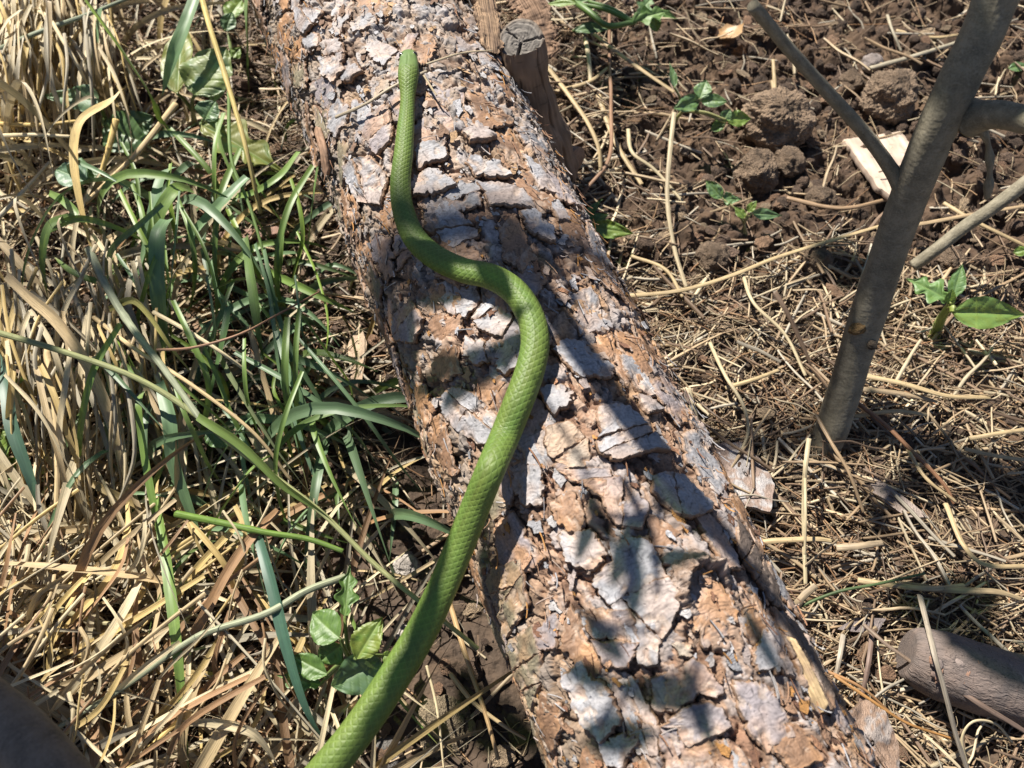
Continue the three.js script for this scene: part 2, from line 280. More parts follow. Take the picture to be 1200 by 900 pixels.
// plates one can pick out in the photograph: outline in its pixels; g grey, b brown, o olive, c cream, then lift in mm, lower-edge rise
const TRACED = [
  ['g', 4, 60, [500, 241, 524, 234, 542, 250, 559, 267, 559, 276, 544, 281, 531, 289, 517, 281, 515, 276, 504, 263]], ['g', 4, 90, [547, 180, 587, 190, 600, 207, 585, 208, 557, 207, 547, 190]],
  ['g', 5, 120, [608, 245, 625, 240, 650, 270, 648, 286, 630, 278, 620, 272]], ['g', 4, 60, [641, 235, 655, 232, 669, 250, 667, 258, 655, 256]], ['g', 3, 20, [512, 333, 530, 322, 556, 330, 562, 352, 545, 372, 524, 366, 514, 352]],
  ['g', 3, 20, [562, 334, 590, 345, 600, 372, 588, 394, 566, 390, 553, 372, 566, 352]], ['g', 4, 80, [545, 394, 567, 400, 570, 423, 557, 430, 543, 417]], ['g', 4, 90, [580, 415, 593, 397, 607, 410, 603, 430, 593, 440, 583, 433]],
  ['g', 3, 40, [507, 470, 527, 452, 555, 460, 588, 495, 580, 520, 560, 520, 535, 505, 520, 490]], ['g', 4, 60, [602, 555, 612, 545, 632, 547, 640, 570, 635, 590, 615, 595, 603, 580]],
  ['g', 5, 110, [638, 455, 657, 451, 673, 461, 673, 473, 649, 484, 636, 470]], ['g', 4, 50, [647, 407, 662, 396, 680, 398, 697, 411, 719, 428, 721, 435, 704, 440, 690, 444, 680, 444, 668, 429, 658, 417]],
  ['g', 6, 150, [701, 474, 712, 472, 734, 472, 752, 490, 767, 508, 783, 530, 767, 529, 748, 534, 726, 543, 706, 534, 701, 527, 699, 516, 704, 508]], ['g', 4, 60, [728, 415, 741, 417, 756, 435, 767, 463, 757, 463, 748, 457, 734, 437]],
  ['g', 5, 90, [748, 461, 763, 464, 778, 479, 763, 483, 750, 472]], ['b', 4, 50, [644, 590, 662, 578, 675, 582, 686, 604, 677, 622, 660, 621, 645, 602]], ['g', 5, 120, [653, 622, 673, 622, 697, 624, 711, 650, 688, 671, 666, 657]],
  ['g', 5, 60, [693, 680, 717, 657, 713, 635, 745, 628, 766, 636, 777, 668, 800, 700, 790, 727, 773, 757, 770, 777, 750, 782, 743, 760, 733, 743, 727, 723, 707, 700]], ['g', 6, 140, [766, 558, 779, 551, 801, 555, 810, 567, 832, 593, 831, 600, 805, 609, 790, 599, 779, 588, 768, 577]],
  ['g', 4, 60, [776, 646, 796, 639, 814, 650, 812, 661, 796, 666, 779, 659]], ['g', 4, 50, [885, 766, 897, 733, 911, 738, 925, 771, 929, 792, 911, 789, 887, 785]], ['c', 3, 40, [787, 754, 808, 754, 813, 766, 794, 771]],
  ['m', 4, 60, [780, 782, 815, 771, 831, 785, 850, 813, 841, 818, 817, 813, 794, 831, 780, 827]], ['g', 5, 60, [656, 798, 682, 773, 696, 798, 720, 816, 731, 842, 724, 856, 704, 867, 689, 853, 673, 831]], ['g', 5, 60, [700, 871, 727, 860, 749, 864, 742, 884, 727, 900, 713, 896]],
  ['m', 4, 70, [758, 798, 784, 784, 779, 811, 800, 826, 776, 838, 762, 824]], ['m', 4, 50, [776, 851, 811, 822, 847, 829, 856, 851, 831, 864, 804, 873, 793, 853]], ['o', 3, 10, [567, 673, 607, 655, 617, 710, 593, 747, 580, 717]], ['o', 3, 10, [593, 752, 620, 733, 630, 773, 630, 800, 620, 833, 603, 797]],
  ['b', 3, 20, [632, 812, 653, 827, 660, 853, 647, 883, 633, 867]], ['g', 4, 50, [344, 7, 377, 11, 373, 24, 357, 40, 346, 31]], ['g', 4, 60, [410, 27, 432, 16, 441, 24, 428, 35, 415, 38]], ['g', 4, 50, [426, 55, 445, 48, 465, 60, 450, 79, 436, 68]],
  ['g', 4, 50, [381, 44, 399, 46, 403, 60, 377, 64]], ['g', 5, 90, [375, 66, 403, 62, 403, 81, 390, 99, 377, 82]], ['g', 5, 110, [403, 79, 417, 73, 423, 84, 410, 94, 400, 93]], ['g', 4, 60, [379, 134, 395, 114, 410, 125, 406, 145, 395, 161, 381, 147]], ['g', 4, 60, [353, 46, 370, 38, 371, 53, 360, 62]],
  ['g', 5, 100, [490, 167, 523, 163, 523, 187, 490, 197]], ['g', 6, 120, [484, 204, 513, 197, 533, 218, 510, 230, 484, 230]], ['g', 7, 190, [543, 155, 560, 141, 583, 160, 566, 166, 550, 168]], ['g', 4, 70, [560, 213, 613, 220, 630, 247, 600, 240, 573, 240]], ['g', 4, 40, [613, 177, 640, 197, 655, 228, 633, 220]],
  ['g', 4, 40, [533, 40, 560, 53, 557, 63, 537, 60]], ['c', 5, 160, [436, 110, 447, 92, 458, 94, 458, 107, 440, 112]], ['m', 4, 40, [812, 590, 838, 608, 858, 640, 868, 668, 850, 664, 832, 640]], ['d', 5, 20, [862, 606, 880, 625, 905, 665, 922, 712, 908, 706, 886, 676, 868, 640]], ['d', 6, 30, [905, 712, 930, 728, 958, 775, 980, 828, 968, 832, 944, 798, 920, 752]],
  ['m', 3, 60, [700, 560, 735, 556, 760, 590, 752, 618, 722, 616, 706, 592]], ['c', 3, 30, [640, 500, 668, 492, 690, 515, 690, 545, 660, 548, 640, 528]], ['b', 3, 30, [600, 250, 585, 268, 588, 300, 612, 318, 628, 300, 616, 270]], ['m', 4, 60, [455, 372, 480, 352, 498, 374, 486, 402, 462, 398]],
  ['g', 3, 30, [398, 196, 428, 180, 452, 204, 446, 240, 418, 236]], ['m', 4, 50, [430, 130, 455, 120, 458, 165, 440, 180, 424, 160]], ['b', 3, 30, [505, 420, 532, 405, 538, 436, 520, 448, 506, 440]], ['m', 4, 40, [860, 800, 890, 798, 915, 820, 930, 862, 900, 880, 872, 850]], ['b', 4, 40, [900, 842, 935, 850, 965, 890, 930, 905, 905, 880]],
];
const C_of = { g: C_grey[0], b: [0.30, 0.175, 0.105], o: [0.27, 0.235, 0.16], c: [0.42, 0.35, 0.275], m: [0.32, 0.28, 0.285], d: [0.155, 0.12, 0.10] };
const BR = { g: 0.24, b: 0.6, o: 0.35, c: 0.3, m: 0.45, d: 0.2 };
const tracedPolys = []; let tracedMade = 0;
reseed(77);
for (const [k, lift, rise, pts] of TRACED) {
  const poly = [];
  for (let i = 0; i < pts.length; i += 2) { const q = onLog(pts[i], pts[i + 1], 0.003); if (!q.miss) poly.push([q.s, q.t]); }
  if (poly.length < 4) continue;
  const cc = centroid(poly); if (cc[2] < 0) poly.reverse();
  tracedPolys.push(poly);
  const area = Math.abs(cc[2]);
  tracedMade += addPlates(poly, { h: lift * 0.0007, th: 0.0020 + lift * 0.0004, tiltS: rise * 0.001, tiltT: rr(-0.05, 0.05), curl: rr(-0.0004, 0.0012), col: mulc(C_of[k], rr(0.92, 1.06)), brown: BR[k], rough: 0.8 }, area > 0.0007 ? 2 : area > 0.00035 && rnd() < 0.6 ? 1 : 0);
}
// the rest of the bark: irregular cells between the traced plates, many of them fallen off
function clip(poly, nx, ny, d) { const o = []; for (let i = 0; i < poly.length; i++) { const a = poly[i], b = poly[(i + 1) % poly.length], da = nx * a[0] + ny * a[1] - d, db = nx * b[0] + ny * b[1] - d; if (da <= 0) o.push(a); if ((da <= 0) !== (db <= 0)) { const f = da / (da - db); o.push([lerp(a[0], b[0], f), lerp(a[1], b[1], f)]); } } return o; }
{
  const sites = [], EL = 1.45;
  for (let s = -0.08; s < LOGLEN + 0.05; s += 0.030) for (let t = -1.75 * RM; t < 1.6 * RM; t += 0.0195) sites.push([(s + rr(-0.014, 0.014)) / EL, t + rr(-0.0095, 0.0095)]);
  let made = tracedMade;
  for (const a of sites) {
    if (made >= 296) break;
    let cell = [[a[0] - 0.03, a[1] - 0.03], [a[0] + 0.03, a[1] - 0.03], [a[0] + 0.03, a[1] + 0.03], [a[0] - 0.03, a[1] + 0.03]];
    for (const b of sites) if (b !== a && Math.abs(a[0] - b[0]) < 0.06 && Math.abs(a[1] - b[1]) < 0.06) { const nx = b[0] - a[0], ny = b[1] - a[1], l = Math.hypot(nx, ny); cell = clip(cell, nx / l, ny / l, (nx * (a[0] + b[0]) + ny * (a[1] + b[1])) / (2 * l) - 0.0004); if (cell.length < 3) break; }
    if (cell.length < 3) continue;
    cell = cell.map(([x, y]) => [x * EL, y]);
    const [cs, ct] = centroid(cell); let over = 0, all = 0;
    for (let i = 0; i < 40; i++) { const v = cell[i % cell.length], f = (i + 1) / 40, s = lerp(cs, v[0], f), t = lerp(ct, v[1], f); all++; if (tracedPolys.some((q) => inside(q, s, t))) over++; }
    const leftSide = ct < -0.75 * RM;
    if (over / all > 0.22 || (over === 0 && rnd() < (leftSide ? 0.22 : 0.33))) continue;
    const shrink = rr(0.86, 1.0), poly = cell.map(([x, y]) => [cs + (x - cs) * shrink, ct + (y - ct) * shrink]);
    const kind = leftSide ? pick(['b', 'o', 'b', 'm']) : cs < 0.22 ? pick(['g', 'g', 'g', 'm', 'b']) : pick(['g', 'm', 'b', 'b', 'm']);
    made += addPlates(poly, { h: rr(0.0004, 0.0026), th: rr(0.0018, 0.0030), tiltS: rr(-0.02, 0.08), tiltT: rr(-0.07, 0.07), curl: rr(-0.0008, 0.0010), col: mulc(C_of[kind], rr(0.8, 1.12)), brown: BR[kind] + rr(0, 0.3), rough: 1 }, made < 280 && rnd() < 0.25 ? 1 : 0);
  }
}
// loose scales and fibres of bark: too many to count
{
  reseed(5151);
  const g = new GB(), p = V();
  for (let i = 0; i < 2600; i++) {
    const s = rr(-0.06, LOGLEN + 0.04), t = rr(-1.7, 1.5) * RM;
    if (tracedPolys.some((q) => inside(q, s, t)) && rnd() < 0.9) continue;
    const r = 0.0006 + 0.0026 * Math.pow(rnd(), 2.6), el = rr(1, 2.2), a0 = rr(-0.6, 0.6), n = 11, h0 = rr(0.0006, 0.0026), ts = rr(-0.15, 0.3), tt2 = rr(-0.25, 0.25), thk = rr(0.0005, 0.0011), tone = rnd();
    const c = mulc(tone < 0.3 ? C_grey[Math.floor(rnd() * 4)] : (s > 0.3 ? C_rust : C_inner)[Math.floor(rnd() * 6)], rr(0.7, 0.98)), dark = mulc(c, 0.55), ring = [];
    for (let k = 0; k < n; k++) { const a = k / n * 6.283, q = r * rr(0.35, 1.3), u = Math.cos(a) * q * el, w = Math.sin(a) * q; ring.push([u * Math.cos(a0) - w * Math.sin(a0), u * Math.sin(a0) + w * Math.cos(a0)]); }
    logPoint(s, t, h0, p); const c0 = g.v(p.x, p.y, p.z, ...c, s / 0.13, t / 0.13);
    for (const [u, w] of ring) { logPoint(s + u, t + w, h0 + ts * u + tt2 * w + 0.0004 * n3(u * 900, w * 900, i), p); g.v(p.x, p.y, p.z, ...mulc(c, 0.8 + 0.5 * rnd()), (s + u) / 0.13, (t + w) / 0.13); }
    for (const [u, w] of ring) { logPoint(s + u, t + w, h0 + ts * u + tt2 * w, p); g.v(p.x, p.y, p.z, ...dark); }
    for (const [u, w] of ring) { logPoint(s + u * 0.9, t + w * 0.9, h0 + ts * u + tt2 * w - thk, p); g.v(p.x, p.y, p.z, ...dark); }
    for (let k = 0; k < n; k++) { const k1 = (k + 1) % n; g.t(c0, c0 + 1 + k, c0 + 1 + k1); g.q(c0 + 1 + n + k, c0 + 1 + 2 * n + k, c0 + 1 + 2 * n + k1, c0 + 1 + n + k1); }
  }
  const m = part(log, 'bark_flakes', g.geo(), M.core); m.userData.kind = 'stuff';
  const f = new GB();
  for (let i = 0; i < 900; i++) {
    const edge = rnd() < 0.55, s = rr(-0.06, LOGLEN + 0.03), t = edge ? rr(0.45, 1.45) * RM * (rnd() < 0.62 ? 1 : -1.1) : rr(-1.2, 1) * RM;
    if (tracedPolys.some((q) => inside(q, s, t))) continue;
    const L = rr(0.002, 0.011), w = rr(0.00015, 0.00045), ang = rr(-0.5, 0.5) + (rnd() < 0.2 ? 1.3 : 0), h0 = rr(0.001, 0.0045), h1 = h0 + rr(-0.002, 0.004), c = mulc(rnd() < 0.4 ? pick(C_grey) : pick(C_rust), rr(0.6, 0.95));
    const du = Math.cos(ang), dv = Math.sin(ang), b0 = f.p.length / 3;
    for (let k = 0; k <= 3; k++) { const x = k / 3, bow = Math.sin(x * 3.1) * L * 0.04; for (const [o, e] of [[-1, 0], [1, 0], [0, 1.4]]) { logPoint(s + du * L * x - dv * (bow + o * w), t + dv * L * x + du * (bow + o * w), lerp(h0, h1, x * x) + e * w, p); f.v(p.x, p.y, p.z, ...c); } }
    for (let k = 0; k < 3; k++) for (let e = 0; e < 3; e++) { const a = b0 + k * 3 + e, b = b0 + k * 3 + (e + 1) % 3; f.q(a, a + 3, b + 3, b); }
  }
  const m2 = part(log, 'bark_fibres', f.geo(), M.flake); m2.userData.kind = 'stuff';
}

// ---------------------------------------------------------------- tubes and ribbons
const curveOf = (pts) => new THREE.CatmullRomCurve3(pts, false, 'centripetal');
// a round or flattened stem: rad(u) half width, colour col(u, angle), bumps from noise
function tube(pts, rad, col, { seg = 40, sides = 10, bump = 0, bf = 120, flat = 1, cap = true, uvk = 0.05, up = null } = {}) {
  const c = curveOf(pts), g = new GB(), P = c.getSpacedPoints(seg), T = [];
  for (let i = 0; i <= seg; i++) T.push(P[Math.min(seg, i + 1)].clone().sub(P[Math.max(0, i - 1)]).normalize());
  let nn = (up ? up.clone() : V(0, 1, 0)); if (Math.abs(nn.dot(T[0])) > 0.95) nn = V(1, 0, 0); let len = 0; const id = P[0].x * 91 + P[0].z * 57;
  for (let i = 0; i <= seg; i++) {
    nn = nn.clone().addScaledVector(T[i], -nn.dot(T[i])).normalize(); const b = T[i].clone().cross(nn), u = i / seg; if (i) len += P[i].distanceTo(P[i - 1]);
    for (let k = 0; k <= sides; k++) {
      const a = k / sides * Math.PI * 2, R = rad(u, a), ca = Math.cos(a), sa = Math.sin(a), rr2 = R * (1 + (bump ? bump * fbm(P[i].x * bf + ca * 1.3, P[i].y * bf + sa * 1.3, P[i].z * bf + id, 3) : 0)), cc = col(u, a);
      g.v(P[i].x + nn.x * ca * rr2 * flat + b.x * sa * rr2, P[i].y + nn.y * ca * rr2 * flat + b.y * sa * rr2, P[i].z + nn.z * ca * rr2 * flat + b.z * sa * rr2, cc[0], cc[1], cc[2], k / sides, len / uvk);
    }
  }
  const n = sides + 1;
  for (let i = 0; i < seg; i++) for (let k = 0; k < sides; k++) { const a = i * n + k; g.q(a, a + 1, a + n + 1, a + n); }
  if (cap) for (const i of [0, seg]) { const cc = col(i / seg, 0), o = g.v(P[i].x, P[i].y, P[i].z, cc[0] * 0.9, cc[1] * 0.9, cc[2] * 0.9, 0.5, 0.5); for (let k = 0; k < sides; k++) { const a = i * n + k; i ? g.t(o, a, a + 1) : g.t(o, a + 1, a); } }
  return g.geo();
}
// a grass blade: a ribbon with a folded midrib, tapering to the tip
function ribbon(pts, w, col, { seg = 36, fold = 0.25, roll = 0, twist = 0, taper = 0.35, base = 0.6, tip = 0.06, wave = 0.1 } = {}) {
  const c = curveOf(pts), g = new GB(), P = c.getSpacedPoints(seg), id = P[0].x * 77 + P[0].z * 43; let len = 0;
  for (let i = 0; i <= seg; i++) {
    const T = P[Math.min(seg, i + 1)].clone().sub(P[Math.max(0, i - 1)]).normalize(), u = i / seg; if (i) len += P[i].distanceTo(P[i - 1]);
    let face = V(0.05, 0.85, 0.45); face.addScaledVector(T, -face.dot(T)); if (face.length() < 0.05) face = V(1, 0, 0); face.normalize();
    face.applyAxisAngle(T, roll + twist * u + 0.25 * n3(u * 3, id, 1)); const side = T.clone().cross(face);
    const ww = w / 2 * Math.min(1, base + (1 - base) * u / 0.2) * (u > 1 - taper ? Math.max(tip, 1 - Math.pow((u - 1 + taper) / taper, 1.6)) : 1);
    for (let k = -2; k <= 2; k++) {
      const x = k / 2, lift = fold * Math.abs(x) * ww + wave * ww * n3(u * 9 + k, id, 4), p = P[i].clone().addScaledVector(side, x * ww).addScaledVector(face, lift), cc = col(u, x);
      g.v(p.x, p.y, p.z, cc[0], cc[1], cc[2], (k + 2) / 4, len / 0.06 + id);
    }
  }
  for (let i = 0; i < seg; i++) for (let k = 0; k < 4; k++) { const a = i * 5 + k; g.q(a, a + 1, a + 6, a + 5); }
  return g.geo();
}
// path from pixels: [px, py, height in mm] triples
const path = (a) => { const o = []; for (let i = 0; i < a.length; i += 3) o.push(at(a[i], a[i + 1], a[i + 2] * 0.001)); return o; };
const vary = (c, k = 0.18, f = 6) => { const id = rnd() * 99; return (u, x = 0) => mulc(c, 1 + k * n3(u * f, id, 0.5)); };

// ---------------------------------------------------------------- branch stubs, knot and torn wood of the log
const barkTone = (a, b, k = 6) => { const id = rnd() * 50; return (u, an) => mixc(a, b, clamp(0.5 + 1.3 * fbm(u * k, Math.cos(an) * 1.5 + id, Math.sin(an) * 1.5, 3))); };
function cutDisc(c, nrm, r, c1, c2, cracks) {             // sawn face: rings, and radial cracks that are real grooves
  const g = new GB(), e1 = V(0, 1, 0).cross(nrm).normalize(), e2 = nrm.clone().cross(e1), K = 26, N = 96, id = r * 999;
  for (let i = 0; i <= K; i++) for (let j = 0; j <= N; j++) {
    const q = i / K, a = j / N * 6.2832, R = r * q * (1 + 0.05 * n3(Math.cos(a) * 2, Math.sin(a) * 2, id)); let h = 0.0006 * n3(q * 18, a * 2, id) + 0.0003 * n3(Math.cos(a) * R * 4000, Math.sin(a) * R * 4000, 3), k = 0.8 + 0.35 * n3(q * 13 + 0.4 * n3(Math.cos(a) * 2, Math.sin(a) * 2, 1), 0.5, id) + 0.25 * n3(Math.cos(a) * R * 3000, Math.sin(a) * R * 3000, 9);
    for (const [ca, w, from] of cracks) { let d = Math.abs(Math.atan2(Math.sin(a - ca - 0.1 * n3(q * 5, ca, 2)), Math.cos(a - ca - 0.1 * n3(q * 5, ca, 2)))) * R; if (q > from && d < w) h -= 0.004 * (1 - d / w); }
    const p = c.clone().addScaledVector(e1, Math.cos(a) * R).addScaledVector(e2, Math.sin(a) * R).addScaledVector(nrm, h - (q > 0.96 ? 0.0008 : 0)), cc = mulc(mixc(c1, c2, sstep(0.75, 1, q)), k);
    g.v(p.x, p.y, p.z, ...cc, R * Math.cos(a) / 0.03, R * Math.sin(a) / 0.03);
  }
  for (let i = 0; i < K; i++) for (let j = 0; j < N; j++) { const a = i * (N + 1) + j; g.q(a, a + N + 1, a + N + 2, a + 1); }
  return g.geo();
}
reseed(31);
{
  const top = at(611, 50, 0.128), mid = at(622, 105, 0.095), low = at(638, 165, 0.052), end = at(648, 205, 0.018), nrm = cam.clone().sub(top).normalize().add(V(-0.25, 0.55, 0)).normalize();
  const stub = part(log, 'branch_stub', tube([end, low, mid, top], (u, a) => lerp(0.0185, 0.0148, u) * (1 + 0.12 * Math.sin(u * 7) + 0.05 * Math.sin(u * 23) + 0.035 * n3(Math.cos(a) * 7, Math.sin(a) * 7, u * 5) + 0.02 * n3(Math.cos(a) * 18, Math.sin(a) * 18, u * 9) - [1.2, 2.1, 3.4, 4.4, 5.5].reduce((q, c, i) => q + 0.16 * Math.exp(-Math.pow((a - c - 0.25 * n3(u * 5, i * 3, 1)) / 0.035, 2)) * sstep(0, 0.25, n3(u * 4, i * 7, 2) + 0.25), 0)), barkTone([0.31, 0.22, 0.155], [0.19, 0.13, 0.09]), { seg: 110, sides: 180, bump: 0.14, bf: 45, cap: false, uvk: 0.09 }), M.stub, 'sawn grey branch stub with a cracked end');
  part(stub, 'sawn_face', cutDisc(top.clone().addScaledVector(nrm, 0.0012), nrm, 0.0152, [0.27, 0.245, 0.22], [0.21, 0.17, 0.135], [[-1.57, 0.0011, 0.05], [0.45, 0.0006, 0.1], [2.7, 0.0005, 0.2]]), M.wood);
  part(log, 'branch_stub', tube([at(628, 160, 0.025), at(655, 178, 0.03), at(677, 186, 0.034)], (u) => 0.0085 * (1 + 0.06 * Math.sin(u * 20)), barkTone([0.33, 0.22, 0.15], [0.19, 0.12, 0.08]), { seg: 24, sides: 18, bump: 0.12, bf: 70 }), M.stem, 'short broken peg beside the sawn stub');
  // split slabs of bark that stand up behind the stub
  const slab = (a, w, c, roll, label) => part(log, 'bark_slab', ribbonSolid(Array.isArray(a) ? path(a) : a.pts, w, c, roll), M.stub, label);
  slab({ pts: [[576, 64, 2], [562, 36, 10], [548, 8, 16], [536, -16, 18]].map(([x, y, h]) => { const q = onLog(x, y, 0.002); return logPoint(q.s, q.t, h * 0.001); }) }, 0.017, [0.40, 0.27, 0.17], 0.5, 'split brown bark slab standing beside the stub');
  slab([640, 70, 96, 628, 20, 112, 604, -22, 122], 0.024, [0.37, 0.24, 0.16], -0.3, 'brown bark slab behind the sawn stub');
}
function ribbonSolid(pts, w, col, roll = 0, th = 0.003, even = 1) {  // a thick strip of bark or wood with ragged edges
  const c = curveOf(pts), seg = 80, P = c.getSpacedPoints(seg), g = new GB(), id = pts[0].x * 50 + w * 900, n = 40;
  for (let i = 0; i <= seg; i++) {
    const T = P[Math.min(seg, i + 1)].clone().sub(P[Math.max(0, i - 1)]).normalize(), f = V(0, 0.8, 0.6).addScaledVector(T, -V(0, 0.8, 0.6).dot(T)).normalize().applyAxisAngle(T, roll), b = T.clone().cross(f), u = i / seg, ends = Math.min(1, Math.min(u, 1 - u) * 9 + 0.35);
    for (let k = 0; k < n; k++) {
      const a = k / n * 6.2832, x = Math.sign(Math.cos(a)) * Math.pow(Math.abs(Math.cos(a)), 0.5) * w / 2 * ends * (1 + even * (0.4 * n3(u * 9, Math.sign(Math.cos(a)) * 3 + id, 1) + 0.3 * n3(u * 34, Math.sign(Math.cos(a)) * 3 + id, 4))), y = Math.sin(a) * th / 2 * (1 + even * 0.5 * n3(u * 14, k, id)) + even * (0.0012 * n3(u * 6, x * 500, id) + 0.001 * n3(u * 9, x * 1400, id));
      const p = P[i].clone().addScaledVector(b, x).addScaledVector(f, y + x * x * 12), cc = mulc(mixc(col, [0.2, 0.13, 0.09], clamp(0.3 * even + n3(u * 7, x * 300, id))), 0.9 + 0.3 * n3(x * 2500, u * 6, id));
      g.v(p.x, p.y, p.z, ...cc, x / 0.012, u * 1.2);
    }
  }
  for (let i = 0; i < seg; i++) for (let k = 0; k < n; k++) { const a = i * n + k, b = i * n + (k + 1) % n; g.q(a, b, b + n, a + n); }
  return g.geo();
}
{ // the knot: a hollow broken collar that stands out of the bark
  const o = V(), g = new GB(), q0 = onLog(833, 690, 0.004), N = 110, K = 36;
  for (let i = 0; i <= K; i++) for (let j = 0; j <= N; j++) {
    const u = i / K, a = j / N * 6.2832, back = sstep(0.5, -0.6, Math.cos(a - 0.25)); let r, h;   // the collar stands on the far side only, the near side is a dark hollow
    if (u < 0.5) { r = lerp(0.019, 0.0105, u * 2); h = lerp(-0.004, lerp(0.001, 0.0105, back), Math.pow(u * 2, 0.8)); } else { const v = (u - 0.5) * 2; r = lerp(0.0098, 0.001, v); h = lerp(lerp(0.001, 0.0105, back), -0.011, Math.pow(v, 0.45)); }
    h += 0.0042 * fbm(Math.cos(a) * 3.2, Math.sin(a) * 3.2, u * 6, 4) + 0.0022 * n3(Math.cos(a) * 9, Math.sin(a) * 9, u * 14); r *= 1 + 0.22 * n3(Math.cos(a) * 1.6, Math.sin(a) * 1.6, 4) + 0.16 * n3(Math.cos(a) * 5, Math.sin(a) * 5, u * 6);
    logPoint(q0.s + r * Math.cos(a) * 1.1, q0.t + r * Math.sin(a), h, o);
    const m = clamp(0.5 + 1.6 * fbm(Math.cos(a) * 4, Math.sin(a) * 4, u * 9, 3)), cc = u < 0.55 ? mixc([0.40, 0.32, 0.27], [0.20, 0.125, 0.08], m) : mixc([0.20, 0.12, 0.075], [0.11, 0.07, 0.045], m);
    g.v(o.x, o.y, o.z, ...cc, r * Math.cos(a) / 0.1, r * Math.sin(a) / 0.1);
  }
  for (let i = 0; i < K; i++) for (let j = 0; j < N; j++) { const a = i * (N + 1) + j; g.q(a, a + N + 1, a + N + 2, a + 1); }
  part(log, 'knot', g.geo(), M.core, 'broken hollow knot near the lower end');
  const strip = (a, w, c, th, label) => { const pts = []; for (let i = 0; i < a.length; i += 3) { const q = onLog(a[i], a[i + 1], a[i + 2] * 0.001); pts.push(logPoint(q.s, q.t, a[i + 2] * 0.001)); } return part(log, 'wood_splinter', ribbonSolid(pts, w, c, 0.5, th, 0.15), M.wood, label); };
  strip([918, 748, 2, 936, 780, 2.4, 952, 812, 2.2, 962, 834, 1.5], 0.0085, [0.56, 0.42, 0.24], 0.0025, 'pale yellow splinter of bare wood');
  strip([372, 150, 4, 380, 178, 6, 384, 205, 5], 0.006, [0.36, 0.22, 0.14], 0.003, 'reddish strip of bark on the far left edge');
}

